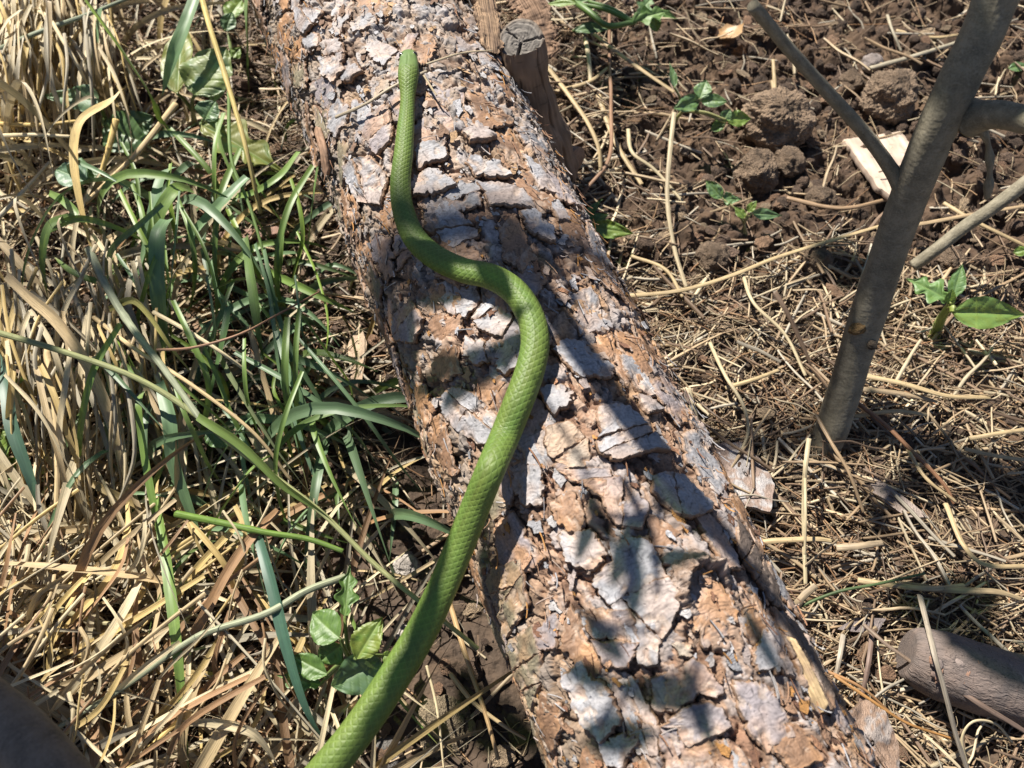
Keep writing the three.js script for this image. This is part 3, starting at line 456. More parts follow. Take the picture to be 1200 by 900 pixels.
// ---------------------------------------------------------------- the snake
{
  const C = [], R = [], onto = (px, py, w) => { const q = onLog(px, py, 0.012), r = w / 2 * pxSize(q.p); C.push(logPoint(q.s, q.t, r * 0.84 + 0.0045)); R.push(r); };
  for (const [x, y, w] of [[478, 53, 11], [478, 60, 18.5], [478, 70, 22.5], [477.5, 82, 24.5], [477, 94, 22], [476, 106, 18], [475, 120, 17.4], [473, 147, 20.5], [470, 180, 23], [467, 212, 24.5], [469, 242, 26], [482, 275, 28], [507, 299, 29], [543, 316, 30], [575, 323, 31], [602, 340, 32], [620, 366, 33], [627, 398, 34], [621, 432, 35], [607, 470, 36], [591, 510, 36]]) onto(x, y, w);
  for (const [x, y, h, w] of [[575, 550, 0.142, 36], [557, 595, 0.129, 36], [539, 640, 0.117, 36.5], [518, 690, 0.108, 37], [494, 740, 0.102, 38], [461, 795, 0.098, 39.5], [424, 850, 0.094, 40.5], [384, 900, 0.09, 41.5], [335, 950, 0.08, 41]]) { const p = at(x, y, h); C.push(p); R.push(w / 2 * pxSize(p)); }
  let last = C[C.length - 1].clone(); for (const [dx, dy, dz, r] of [[-0.05, -0.02, 0.03, 0.0095], [-0.07, -0.03, 0.02, 0.008], [-0.08, -0.012, -0.01, 0.006], [-0.07, -0.004, 0.01, 0.004], [-0.07, 0, 0.02, 0.0012]]) { last = last.clone().add(V(dx, dy, dz)); C.push(last); R.push(r); }
  const curve = curveOf(C), N = 1100, S = 56, P = [], Rad = [], Tn = [];
  for (let i = 0; i <= N; i++) { const u = i / N; P.push(curve.getPoint(u)); const f = u * (R.length - 1), a = Math.min(R.length - 2, Math.floor(f)), q = f - a, k0 = R[Math.max(0, a - 1)], k1 = R[a], k2 = R[a + 1], k3 = R[Math.min(R.length - 1, a + 2)]; Rad.push(0.5 * (2 * k1 + (k2 - k0) * q + (2 * k0 - 5 * k1 + 4 * k2 - k3) * q * q + (3 * k1 - k0 - 3 * k2 + k3) * q * q * q)); }
  for (let i = 0; i <= N; i++) Tn.push(P[Math.min(N, i + 1)].clone().sub(P[Math.max(0, i - 1)]).normalize());
  const g = new GB(); let len = 0, vv = 0, headEnd = 0;
  const frame = [];
  for (let i = 0; i <= N; i++) {
    const l = toLog(P[i]), onIt = l.h < 0.03 ? logNormal(l.t).lerp(V(0, 1, 0), 0.35) : V(0, 1, 0), T = Tn[i]; if (i) len += P[i].distanceTo(P[i - 1]);
    const prev = i ? frame[i - 1].n : onIt.clone(), n = prev.clone().lerp(onIt.addScaledVector(T, -onIt.dot(T)).normalize(), 0.06); n.addScaledVector(T, -n.dot(T)).normalize(); const b = T.clone().cross(n);
    frame.push({ n, b, len }); vv += i ? P[i].distanceTo(P[i - 1]) / (Math.max(0.002, Rad[i]) * 0.5) : 0; if (len < 0.020) headEnd = i;
    const hd = 1 - sstep(0.016, 0.028, len);
    for (let k = 0; k <= S; k++) {
      const a = k / S * 6.2832, c = Math.cos(a), s = Math.sin(a); let r = Math.max(0.0004, Rad[i]), y = c * r * (c > 0 ? 0.9 : 0.82), x = s * r;
      if (i < 4) { const e = [0.45, 0.72, 0.87, 0.95][i]; x *= e; y *= e; }
      if (hd > 0) { y *= 1 - 0.16 * hd * (c > 0 ? 1 : 0.6) - 0.12 * hd * (1 - sstep(0, 0.006, len)); if (c > 0.5) y *= 1 - 0.05 * hd * sstep(0.5, 1, c); const brow = Math.exp(-Math.pow((len - 0.0078) / 0.0022, 2)) * Math.exp(-Math.pow((Math.abs(s) - 0.78) / 0.2, 2)) * (c > 0 ? 1 : 0); y += 0.0009 * brow * hd; const groove = Math.exp(-Math.pow(x / 0.00035, 2)) * (c > 0 ? 1 : 0) * sstep(0.008, 0.012, len) * hd; y -= 0.0003 * groove; }
      const belly = sstep(0.25, -0.5, c), down = clamp(len / 0.6);
      let col = [0.116, 0.176, 0.036];
      col = mixc(col, [0.30, 0.33, 0.085], belly * 0.9); const spine = Math.exp(-Math.pow(s / 0.18, 2)) * (c > 0 ? 1 : 0); col = mulc(col, 1 - 0.10 * spine);
      col = mixc(col, [0.105, 0.165, 0.055], hd * (c > 0 ? 0.8 : 0.1)); col = mulc(col, 1 + 0.2 * fbm(len * 90, a * 2, 1, 3) + 0.22 * n3(len * 300, a * 5.5, 3)); col[0] *= 1 + 0.25 * fbm(len * 30, a, 7, 2);
      g.v(P[i].x + n.x * y + b.x * x, P[i].y + n.y * y + b.y * x, P[i].z + n.z * y + b.z * x, ...col, vv / 1, k / S * 11);
    }
  }
  const n = S + 1;
  for (let i = 0; i < N; i++) for (let k = 0; k < S; k++) { const a = i * n + k; g.q(a, a + 1, a + n + 1, a + n); }
  for (const i of [0, N]) { const p = P[i].clone().addScaledVector(Tn[i], i ? 0.0003 : -0.0006), o = g.v(p.x, p.y, p.z, 0.14, 0.24, 0.09, 0, 0); for (let k = 0; k < S; k++) { const a = i * n + k; i ? g.t(o, a + 1, a) : g.t(o, a, a + 1); } }
  const geo = g.geo(), headTris = headEnd * S * 6, all = geo.index.count;
  geo.addGroup(0, headTris, 1); geo.addGroup(headTris, all - headTris, 0);
  const snake = thing('snake', 'long green snake stretched along the flaking log', 'snake', null, P[0].clone());
  part(snake, 'body', geo, [M.snake, M.snakeHead]);
  let ei = 0; while (frame[ei].len < 0.0078) ei++;
  for (const sd of [-1, 1]) { const e = new THREE.SphereGeometry(0.0017, 18, 14), f = frame[ei], c = P[ei].clone().addScaledVector(f.b, sd * Rad[ei] * 0.74).addScaledVector(f.n, Rad[ei] * 0.38); e.translate(c.x, c.y, c.z); part(snake, 'eye', e, M.eye); }
}

// ---------------------------------------------------------------- the ground: one sheet, bare crumbly soil behind the log on the right
const logLine = (x, z) => (x - LA.x) * -ax.z + (z - LA.z) * ax.x;     // below 0: right of the log
function soilMask(x, z) { const right = sstep(-0.02, 0.06, -logLine(x, z)); return right * sstep(-0.055, -0.14, z + 0.045 * fbm(x * 9, z * 9, 3, 2) - 0.02 * (x > 0.3 ? 1 : 0)); }
function groundH(x, z) {
  const far = Math.max(Math.abs(x) - 0.57, -0.46 - z, z - 0.30, 0); if (far > 0.06) return 0.012 * fbm(x * 1.5, z * 1.5, 1, 3) + 0.006;
  const m = soilMask(x, z), fade = 1 - sstep(0, 0.05, far); let h = 0.011 * fbm(x * 7, z * 7, 1.1, 3), a = lerp(0.35, 1, m), wx = x + 0.007 * n3(x * 60, z * 60, 2) + 0.0022 * n3(x * 240, z * 240, 3), wz = z + 0.007 * n3(x * 60, z * 60, 5) + 0.0022 * n3(x * 240, z * 240, 8);
  worley(wx / 0.042, wz / 0.042, 11); h += a * 0.015 * W.r * Math.sqrt(Math.max(0, 1 - (W.f1 / 0.62) ** 2));
  worley(wx / 0.017, wz / 0.017, 12); h += a * 0.0052 * W.r * Math.sqrt(Math.max(0, 1 - (W.f1 / 0.6) ** 2));
  worley(wx / 0.0075, wz / 0.0075, 13); h += a * 0.0022 * W.r * Math.sqrt(Math.max(0, 1 - (W.f1 / 0.6) ** 2));
  h += a * (0.017 * fbm(x * 48, z * 48, 4, 5) + 0.004 * Math.abs(n3(x * 130, z * 130, 6)) + 0.0035 * fbm(x * 260, z * 260, 7, 3));
  return (h - 0.006) * fade + (1 - fade) * (0.012 * fbm(x * 1.5, z * 1.5, 1, 3) + 0.006);
}
{
  const axis = (lo, hi, st, out) => { const a = []; for (let v = lo; v <= hi; v += st) a.push(v); let d = st; while (a[a.length - 1] < out) { d *= 1.35; a.push(a[a.length - 1] + d); } d = st; while (a[0] > -out) { d *= 1.35; a.unshift(a[0] - d); } return a; };
  const xs = axis(-0.56, 0.56, 0.0017, 150), zs = axis(-0.46, 0.30, 0.0017, 150), g = new GB();
  for (const z of zs) for (const x of xs) {
    const near = Math.abs(x) < 1 && Math.abs(z) < 1, m = near ? soilMask(x, z) : 0.3, n = fbm(x * 60, z * 60, 2.5, 3); let c = mixc([0.075, 0.053, 0.038], [0.072, 0.045, 0.029], m);
    if (near) { c = mixc(c, [0.165, 0.108, 0.066], clamp(0.2 + n * 1.3) * lerp(0.5, 0.85, m)); } else c = mixc(c, [0.12, 0.11, 0.05], 0.5);
    g.v(x, groundH(x, z), z, ...c, x / 0.16, z / 0.16);
  }
  const n = xs.length; for (let j = 0; j < zs.length - 1; j++) for (let i = 0; i < n - 1; i++) { const a = j * n + i; g.q(a, a + n, a + n + 1, a + 1); }
  const m = shadow(new THREE.Mesh(g.geo(), M.soil)); m.name = 'ground'; m.userData.kind = 'structure'; scene.add(m);
}
// instanced heaps that nobody could count; a few shapes each
function heap(name, label, category, geos, mat, list) {
  const o = new THREE.Group(); o.name = numbered(name); o.userData = { label, category, kind: 'stuff' }; scene.add(o);
  geos.forEach((g, gi) => {
    const mine = list.filter((_, i) => i % geos.length === gi), im = shadow(new THREE.InstancedMesh(g, mat, mine.length)); im.name = name.replace(/_heap$/, ''); im.userData.kind = 'stuff';
    mine.forEach(([m4, c], i) => { im.setMatrixAt(i, m4); im.setColorAt(i, new THREE.Color().setRGB(...c)); }); o.add(im);
  });
  return o;
}
const QQ = new THREE.Quaternion(), EE = new THREE.Euler();
const place = (x, y, z, yaw, tilt, roll, s, sy = s, sz = s) => new THREE.Matrix4().compose(V(x, y, z), QQ.setFromEuler(EE.set(roll, yaw, tilt, 'YXZ')).clone(), V(s, sy, sz));
function lump(n, seed, rough = 0.35) {                     // a rough crumb of soil or a stone, unit radius
  const g = new THREE.IcosahedronGeometry(1, n), p = g.attributes.position, c = []; const f = [];
  for (let i = 0; i < p.count; i++) { const x = p.getX(i), y = p.getY(i), z = p.getZ(i), r = 1 + rough * (1.3 * fbm(x * 1.3 + seed, y * 1.3, z * 1.3, 2) + 0.8 * fbm(x * 4 + seed, y * 4, z * 4, 3)); p.setXYZ(i, x * r, y * r, z * r); f.push(0.9 + 0.5 * fbm(x * 3, y * 3 + seed, z * 3, 3)); }
  for (const k of f) c.push(k, k, k);
  g.setAttribute('color', new THREE.Float32BufferAttribute(c, 3)); g.computeVertexNormals(); return g;
}
function smoothLump(seg, seed, rough, freq) {              // a closed lump with a fine surface
  const g = new GB(), K = seg, N = seg * 2;
  for (let i = 0; i <= K; i++) for (let j = 0; j <= N; j++) { const a = i / K * Math.PI, b = (j % N) / N * 6.2832, x = Math.sin(a) * Math.cos(b), y = Math.cos(a), z = Math.sin(a) * Math.sin(b), r = 1 + rough * (1.6 * fbm(x * 1.1 + seed, y * 1.1, z * 1.1, 2) + 0.55 * fbm(x * freq + seed, y * freq, z * freq, 5) + 0.22 * n3(x * 14 + seed, y * 14, z * 14)); const k = 0.9 + 0.6 * fbm(x * 4, y * 4 + seed, z * 4, 3); g.v(x * r, y * r, z * r, k, k, k, b * 0.5, a * 0.5); }
  for (let i = 0; i < K; i++) for (let j = 0; j < N; j++) { const a = i * (N + 1) + j; g.q(a, a + 1, a + N + 2, a + N + 1); }
  return g.geo();
}
reseed(404);
{
  const list = [];
  for (let i = 0; i < 9000; i++) {
    const x = rr(-0.55, 0.55), z = rr(-0.47, 0.28), m = soilMask(x, z); if (rnd() > 0.12 + m) continue;
    const r = 0.0007 + 0.0062 * Math.pow(rnd(), 4.2), k = rr(0.7, 1.5); list.push([place(x, groundH(x, z) + r * 0.3, z, rr(0, 6), rr(-1, 1), rr(-1, 1), r, r * rr(0.6, 1), r * rr(0.7, 1.2)), mulc([0.135, 0.092, 0.066], k)]);
  }
  heap('soil_crumbs', 'loose brown crumbs of soil scattered over the bare earth', 'soil', [lump(2, 1), lump(2, 5), lump(2, 9), lump(2, 14)], M.soil, list);
  const clod = (px, py, w, c, label, name = 'soil_clod', cat = 'clod', mat = M.soil, sq = 0.8, rough = 0.36, freq = 3.2) => {
    const p = at(px, py, 0.008), r = w / 2 * pxSize(p), g = smoothLump(w > 40 ? 56 : 30, px, rough, freq); g.scale(r, r * sq, r * rr(0.8, 1)); g.rotateY(rr(0, 6)); g.rotateX(rr(-0.3, 0.3));
    const a = g.attributes.color; for (let i = 0; i < a.count; i++) a.setXYZ(i, a.getX(i) * c[0], a.getY(i) * c[1], a.getZ(i) * c[2]);
    p.y = groundH(p.x, p.z) + r * sq * 0.45; g.translate(p.x, p.y, p.z); return meshThing(name, g, mat, label, cat);
  };
  const S = [0.29, 0.21, 0.145];
  clod(908, 150, 76, S, 'large rounded clod of pale brown soil left of the pale wood chip', undefined, undefined, undefined, 0.95);
  clod(888, 197, 56, mulc(S, 0.91), 'second clod of soil, touching the large clod from below'); clod(1040, 118, 66, mulc(S, 0.91), 'dark clod of soil above the pale wood chip');
  clod(925, 190, 36, mulc(S, 0.97), 'small dark clod at the foot of the large clod'); clod(962, 232, 34, mulc(S, 0.91), 'brown clod left of the sapling and below the wood chip');
  clod(1000, 92, 30, mulc(S, 0.97), 'small clod behind the dark clod'); clod(835, 300, 36, mulc(S, 0.88), 'clod at the edge of the straw below the green seedling');
  clod(760, 95, 26, mulc(S, 0.91), 'small dark clod between straws behind the stub'); clod(1120, 300, 32, mulc(S, 0.97), 'clod right of the sapling above the seedling'); clod(960, 300, 40, mulc(S, 0.94), 'low clod just left of the sapling stem');
  clod(520, 850, 70, mulc([0.27, 0.215, 0.14], 1), 'sandy lump of earth at the near foot of the log', undefined, undefined, undefined, 0.5); clod(450, 880, 40, mulc([0.2, 0.19, 0.18], 1), 'grey stone beneath the lowest bend of the snake', 'stone', 'stone', M.stone, 0.6, 0.2, 2);
  const W1 = [0.62, 0.57, 0.52];
  clod(475, 658, 34, W1, 'white stone lying left of the snake where it leaves the log', 'white_stone', 'stone', M.stone, 0.7, 0.3, 3); clod(479, 742, 34, mulc(W1, 1.05), 'white stone half hidden behind the snake near the green weed', 'white_stone', 'stone', M.stone, 0.7, 0.3, 3); clod(248, 380, 0.01 + 14, mulc(W1, 0.6), 'small pale pebble among the green grass', 'pebble', 'stone', M.stone, 0.7, 0.2, 2);
  clod(1021, 76, 26, [0.36, 0.31, 0.29], 'grey pebble on the dark soil behind the wood chip', 'pebble', 'stone', M.stone, 0.8, 0.2, 2); clod(848, 500, 24, [0.42, 0.31, 0.19], 'tan pebble at the right edge of the log', 'pebble', 'stone', M.stone, 0.6, 0.2, 2);
  clod(806, 168, 16, [0.36, 0.3, 0.24], 'small tan pebble on the soil beside the straw stem', 'pebble', 'stone', M.stone, 0.7, 0.2, 2); clod(35, 818, 26, W1, 'white pebble among dry grass beside the dark stem', 'pebble', 'stone', M.stone, 0.6, 0.2, 2);
  clod(1181, 407, 22, [0.42, 0.31, 0.17], 'tan wood crumb in the straw below the seedling', 'wood_crumb', 'wood chip', M.stone, 0.5, 0.3, 3);
}
function chip(poly, h, th, col, mat, tilt = [0, 0], noise = 0.0012, bow = 0) { // a flat slab with a broken outline, standing on the ground
  const pts = []; for (let i = 0; i < poly.length; i += 2) { const p = at(poly[i], poly[i + 1], h); pts.push([p.x, p.z]); }
  const [cx, cz] = centroid(pts), N = 80, g = new GB(), gy = h > 0.03 ? h : groundH(cx, cz) + h * 0.7, id = cx * 99; let per = [], len = 0; for (let i = 0; i < pts.length; i++) { const q = pts[(i + 1) % pts.length]; per.push(len); len += Math.hypot(q[0] - pts[i][0], q[1] - pts[i][1]); }
  const rim = []; for (let k = 0; k < N; k++) { const d = k / N * len; let i = pts.length - 1; while (per[i] > d) i--; const a = pts[i], b = pts[(i + 1) % pts.length], f = (d - per[i]) / Math.hypot(b[0] - a[0], b[1] - a[1]), x = lerp(a[0], b[0], f), z = lerp(a[1], b[1], f), s = 1 + 0.06 * n3(x * 200, z * 200, id); rim.push([(x - cx) * s, (z - cz) * s]); }
  const Y = (x, z, o) => gy + o + tilt[0] * x + tilt[1] * z + bow * (x * x + z * z) + noise * fbm(x * 130, z * 130, id, 3), cc = (x, z, k) => mulc(typeof col === 'function' ? col(x, z) : col, k * (0.9 + 0.5 * fbm(x * 110, z * 60, id, 3)));
  g.v(cx, Y(0, 0, th), cz, ...cc(0, 0, 1), 0, 0);
  let prev = null; const nR = 12, rimAt = (f) => { const x = f * N, i = Math.floor(x) % N, j = (i + 1) % N, q = x - Math.floor(x); return [lerp(rim[i][0], rim[j][0], q), lerp(rim[i][1], rim[j][1], q)]; };
  const E = []; for (let i = 1; i <= nR; i++) E.push([i / nR, 1]); E.push([1, 0.98], [1.015, 0.7], [1.005, 0.6], [1.02, 0.3], [0.95, 0]);
  E.forEach(([r, o], i) => {
    const n = i < nR - 1 ? Math.max(6, Math.round(N * r)) : N, from = g.p.length / 3;
    for (let k = 0; k < n; k++) { const q = rimAt(k / n), x = q[0] * r, z = q[1] * r; g.v(cx + x, Y(x, z, th * o), cz + z, ...cc(x, z, 1), x / 0.05, z / 0.12); }
    if (!prev) for (let k = 0; k < n; k++) g.t(0, from + (k + 1) % n, from + k); else stitch(g, prev[0], prev[1], from, n);
    prev = [from, n];
  });
  return g.geo();
}
meshThing('wood_chip', chip([994, 152, 1060, 146, 1073, 180, 1062, 215, 1040, 244, 1024, 225], 0.014, 0.007, [0.54, 0.43, 0.35], M.wood, [0.1, 0.25]), M.wood, 'pale split wood chip half hidden behind the sapling', 'wood chip');
meshThing('dry_leaf', chip([836, 40, 850, 34, 868, 40, 866, 52, 848, 56], 0.012, 0.0012, [0.50, 0.31, 0.14], M.leaf, [0.3, 0.2], 0.002, 40), M.leaf, 'orange brown dry leaf on the dark soil at the top', 'dry leaf');
meshThing('bark_fragment', chip([838, 520, 868, 518, 890, 540, 905, 570, 900, 604, 872, 596, 850, 566], 0.01, 0.004, (x, z) => (fbm(x * 110, z * 90, 3, 4) > 0.02 ? [0.40, 0.37, 0.36] : [0.29, 0.21, 0.17]), M.plate, [0.05, 0.1], 0.003), M.plate, 'pale grey fragment of bark on the straw beside the log', 'bark fragment');
meshThing('bark_fragment', chip([985, 838, 1012, 820, 1035, 836, 1052, 870, 1050, 912, 1010, 925, 985, 890], 0.04, 0.006, (x, z) => (fbm(x * 110, z * 80, 5, 4) > 0.05 ? [0.33, 0.28, 0.25] : [0.30, 0.20, 0.14]), M.plate, [-0.3, 0.0], 0.005), M.plate, 'torn brown slab of bark leaning on the near end of the log', 'bark fragment');
meshThing('bark_fragment', chip([1010, 560, 1030, 552, 1075, 590, 1090, 605, 1066, 604], 0.012, 0.002, [0.33, 0.26, 0.22], M.plate, [0.1, 0.1]), M.plate, 'thin dark strip of bark right of the sapling base', 'bark fragment');
meshThing('bark_fragment', chip([985, 735, 1004, 722, 1040, 724, 1030, 742], 0.010, 0.002, [0.24, 0.2, 0.19], M.plate, [0.1, -0.2]), M.plate, 'small dark curl of bark between the log and the thick branch', 'bark fragment');
meshThing('bark_fragment', chip([405, 400, 420, 372, 430, 402, 424, 446, 410, 440], 0.014, 0.003, [0.46, 0.33, 0.22], M.plate, [0.4, 0]), M.plate, 'tan chip of bark standing against the left side of the log', 'bark fragment');
meshThing('bark_fragment', chip([205, 270, 250, 262, 330, 252, 336, 262, 260, 276, 215, 282], 0.02, 0.003, [0.27, 0.155, 0.11], M.plate, [0, 0.2]), M.plate, 'reddish flat piece of bark lying across the green grass', 'bark fragment');

// ---------------------------------------------------------------- litter: chopped straw, needles and fine threads lying in layers
function stalkGeo(L, w, curve, flat, kink = 0) {
  const pts = [], n = 7, id = rnd() * 99; for (let i = 0; i <= n; i++) { const u = i / n; pts.push(V((u - 0.5) * L, curve * L * (n3(u * 1.6, id, 1) * 0.35 + kink * Math.max(0, u - 0.55) * 0.6), curve * L * (n3(u * 1.7, id, 5) + 0.35 * Math.sin(u * 3.1)))); }
  return tube(pts, (u) => w / 2 * (0.75 + 0.25 * Math.sin(Math.min(1, u * 1.2 + 0.15) * 3)), (u) => { const k = 0.9 + 0.25 * n3(u * 5, id, 2); return [k, k, k]; }, { seg: 9, sides: 5, flat, uvk: 0.06 });
}
const STRAW = [[0.64, 0.54, 0.37], [0.55, 0.43, 0.28], [0.46, 0.345, 0.215], [0.34, 0.24, 0.145], [0.48, 0.43, 0.345], [0.25, 0.17, 0.11], [0.20, 0.135, 0.09]];
reseed(909);
{
  const blocked = (x, z) => { const q = toLog(V(x, 0.03, z)); return q.h < -0.012 && q.s > -0.3; };
  const strawGeos = [], needleGeos = [], threadGeos = [];
  for (let i = 0; i < 9; i++) strawGeos.push(stalkGeo(rr(0.02, 0.058), rr(0.0012, 0.0036), rr(0.02, 0.13), pick([0.25, 0.4, 0.7]), rnd() < 0.35 ? rr(0.2, 0.7) : 0));
  for (let i = 0; i < 4; i++) needleGeos.push(stalkGeo(rr(0.035, 0.07), rr(0.0007, 0.0010), rr(0.05, 0.2), 0.8));
  for (let i = 0; i < 5; i++) threadGeos.push(stalkGeo(rr(0.02, 0.045), rr(0.0004, 0.0008), rr(0.15, 0.5), 1, 0.4));
  const spread = (n, dens, top, cols, s0, s1, dir) => { const l = []; let tries = 0; while (l.length < n && tries++ < n * 14) { const x = rr(-0.78, 0.80), z = rr(-0.70, 0.44); if (blocked(x, z) || rnd() > dens(x, z)) continue; const s = rr(s0, s1); l.push([place(x, groundH(x, z) + 0.0008 + top * rnd() * rnd(), z, dir(x, z), rr(-0.16, 0.16), rr(0, 6), s), mulc(pick(cols), rr(0.62, 1.12))]); } return l; };
  const left = (x, z) => logLine(x, z) > 0, dens = (x, z) => { const m = soilMask(x, z); const q = toLog(V(x, 0.03, z)); return left(x, z) ? (q.s > 0.36 && q.h < 0.10 ? 0.12 : 1) * (0.34 + 0.3 * fbm(x * 8, z * 8, 2, 2)) : lerp(0.8 + 1.1 * fbm(x * 9, z * 9, 6, 2), 0.10 + 0.34 * sstep(0.05, -0.1, x - 0.12), m); };
  const swirl = (x, z) => 2.6 * fbm(x * 5, z * 5, 9, 2) + rr(-0.9, 0.9) + (rnd() < 0.25 ? 1.57 : 0);
  heap('straw_litter', 'chopped pale straw covering the ground around the log', 'straw', strawGeos, M.straw, spread(25000, dens, 0.018, STRAW, 0.4, 1.0, swirl));
  heap('bark_litter', 'small dark crumbs of bark and broken straw lying in the litter', 'bark crumbs', [lump(2, 21, 0.6), lump(2, 25, 0.6), lump(2, 29, 0.6)], M.soil, (() => { const l = []; for (let i = 0; i < 3400; i++) { const x = rr(-0.56, 0.58), z = rr(-0.47, 0.3); if (blocked(x, z)) continue; const s = 0.0012 + 0.0042 * Math.pow(rnd(), 2.5); l.push([place(x, groundH(x, z) + 0.011 * rnd() * rnd(), z, rr(0, 6), rr(-0.4, 0.4), rr(-0.4, 0.4), s * rr(0.8, 1.9), s * rr(0.25, 0.6), s), mulc(pick([[0.30, 0.19, 0.12], [0.22, 0.15, 0.11], [0.44, 0.33, 0.22], [0.36, 0.22, 0.14]]), rr(0.7, 1.2))]); } return l; })());
  heap('needle_litter', 'fine reddish brown pine needles scattered through the straw', 'pine needles', needleGeos, M.straw, spread(5200, dens, 0.014, [[0.36, 0.20, 0.10], [0.42, 0.26, 0.14], [0.30, 0.2, 0.13], [0.48, 0.36, 0.22]], 0.6, 1.3, swirl));
  heap('root_threads', 'fine curly threads of roots and dry grass in the litter', 'roots', threadGeos, M.straw, spread(11000, dens, 0.013, [[0.42, 0.31, 0.19], [0.34, 0.24, 0.15], [0.5, 0.4, 0.26], [0.26, 0.19, 0.13]], 0.5, 1.3, () => rr(0, 6)));
}

// ---------------------------------------------------------------- grass on the left
const G_blue = [0.15, 0.25, 0.12], G_mid = [0.17, 0.27, 0.06], G_bright = [0.22, 0.33, 0.05], G_dark = [0.14, 0.225, 0.065], G_yel = [0.40, 0.37, 0.10];
const D_pale = [0.66, 0.56, 0.36], D_tan = [0.56, 0.43, 0.24], D_gold = [0.62, 0.46, 0.18], D_brown = [0.36, 0.21, 0.10], D_grey = [0.48, 0.43, 0.32];
reseed(2024);
// short living and dead grass too dense to count, below the blades one can follow
{
  const mk = (L, w, arch, n) => { const o = []; for (let i = 0; i < n; i++) { const l = L * rr(0.7, 1.3), a = arch * rr(0.6, 1.4), k = rr(-0.3, 0.3) * l, id = rnd() * 9; o.push(ribbon([V(0, 0, 0), V(l * 0.22, l * 0.34 * a, k * 0.15), V(l * 0.52, l * 0.46 * a, k * 0.45), V(l * 0.82, l * 0.3 * a, k * 0.8), V(l, l * 0.05 * a, k)], w * rr(0.7, 1.2), (u) => { const q = 0.85 + 0.2 * n3(u * 4, id, 1); return [q, q, q]; }, { seg: 14, fold: 0.35, twist: rr(-1.5, 1.5), taper: 0.6 })); } return o; };
  const zone = (px, py) => px < 430 - 0.02 * py && py > -60;
  const put = (n, ok, cols, s0, s1, yaw, tilt) => { const l = []; let tries = 0; while (l.length < n && tries++ < n * 25) { const px = rr(-330, 470), py = rr(-230, 1080), p = at(px, py, 0), q = toLog(V(p.x, 0.03, p.z)); if (q.h < 0.004 || rnd() > ok(px, py)) continue; l.push([place(p.x, groundH(p.x, p.z) - 0.001, p.z, yaw(px, py), tilt(), rr(-0.4, 0.4), rr(s0, s1)), mulc(pick(cols), rr(0.6, 1.15))]); } return l; };
  const nearLog = (px, py) => sstep(0, 110, 300 + py * 0.37 - px) * (py > 560 ? lerp(1, sstep(470, 400, px), sstep(560, 640, py)) : 1);
  const upper = (px, py) => sstep(230, 60, px) * sstep(330, 180, py);
  heap('dry_grass', 'matted dry grass between the green blades left of the log', 'dry grass', mk(0.11, 0.0046, 0.6, 9), M.dryBlade, put(1350, (px, py) => nearLog(px, py) * clamp(0.45 + 0.4 * sstep(250, 60, px)), [D_pale, D_tan, D_grey, D_pale, D_gold, D_brown], 0.45, 1.35, () => rr(0, 6.28), () => rr(-0.2, 0.4)));
  heap('dry_grass', 'fine dry grass stems lying in the thatch left of the log', 'dry grass', mk(0.12, 0.0021, 0.5, 8), M.straw, put(1600, (px, py) => nearLog(px, py) * clamp(0.4 + 0.5 * sstep(260, 40, px)), [D_pale, D_tan, D_pale, D_grey, D_brown], 0.45, 1.3, () => rr(0, 6.28), () => rr(-0.15, 0.35)));
  heap('dry_grass', 'pale upright straw in the upper left corner', 'dry grass', mk(0.13, 0.0042, 0.9, 8), M.dryBlade, put(160, (px, py) => upper(px, py), [D_pale, D_pale, D_tan, D_grey], 0.6, 1.25, () => rr(4.1, 5.3), () => rr(0.1, 0.9)));
  heap('grass', 'short green grass growing between the dry stalks left of the log', 'grass', mk(0.085, 0.0052, 0.85, 9), M.blade, put(110, (px, py) => nearLog(px, py) * sstep(90, 170, px) * sstep(680, 560, py) * sstep(60, 200, py) * (0.5 + 0.8 * n3(px / 90, py / 90, 3)), [G_blue, G_mid, G_blue, G_blue, G_dark], 0.5, 1.3, () => rr(3.6, 6.6), () => rr(-0.1, 0.8)));
}
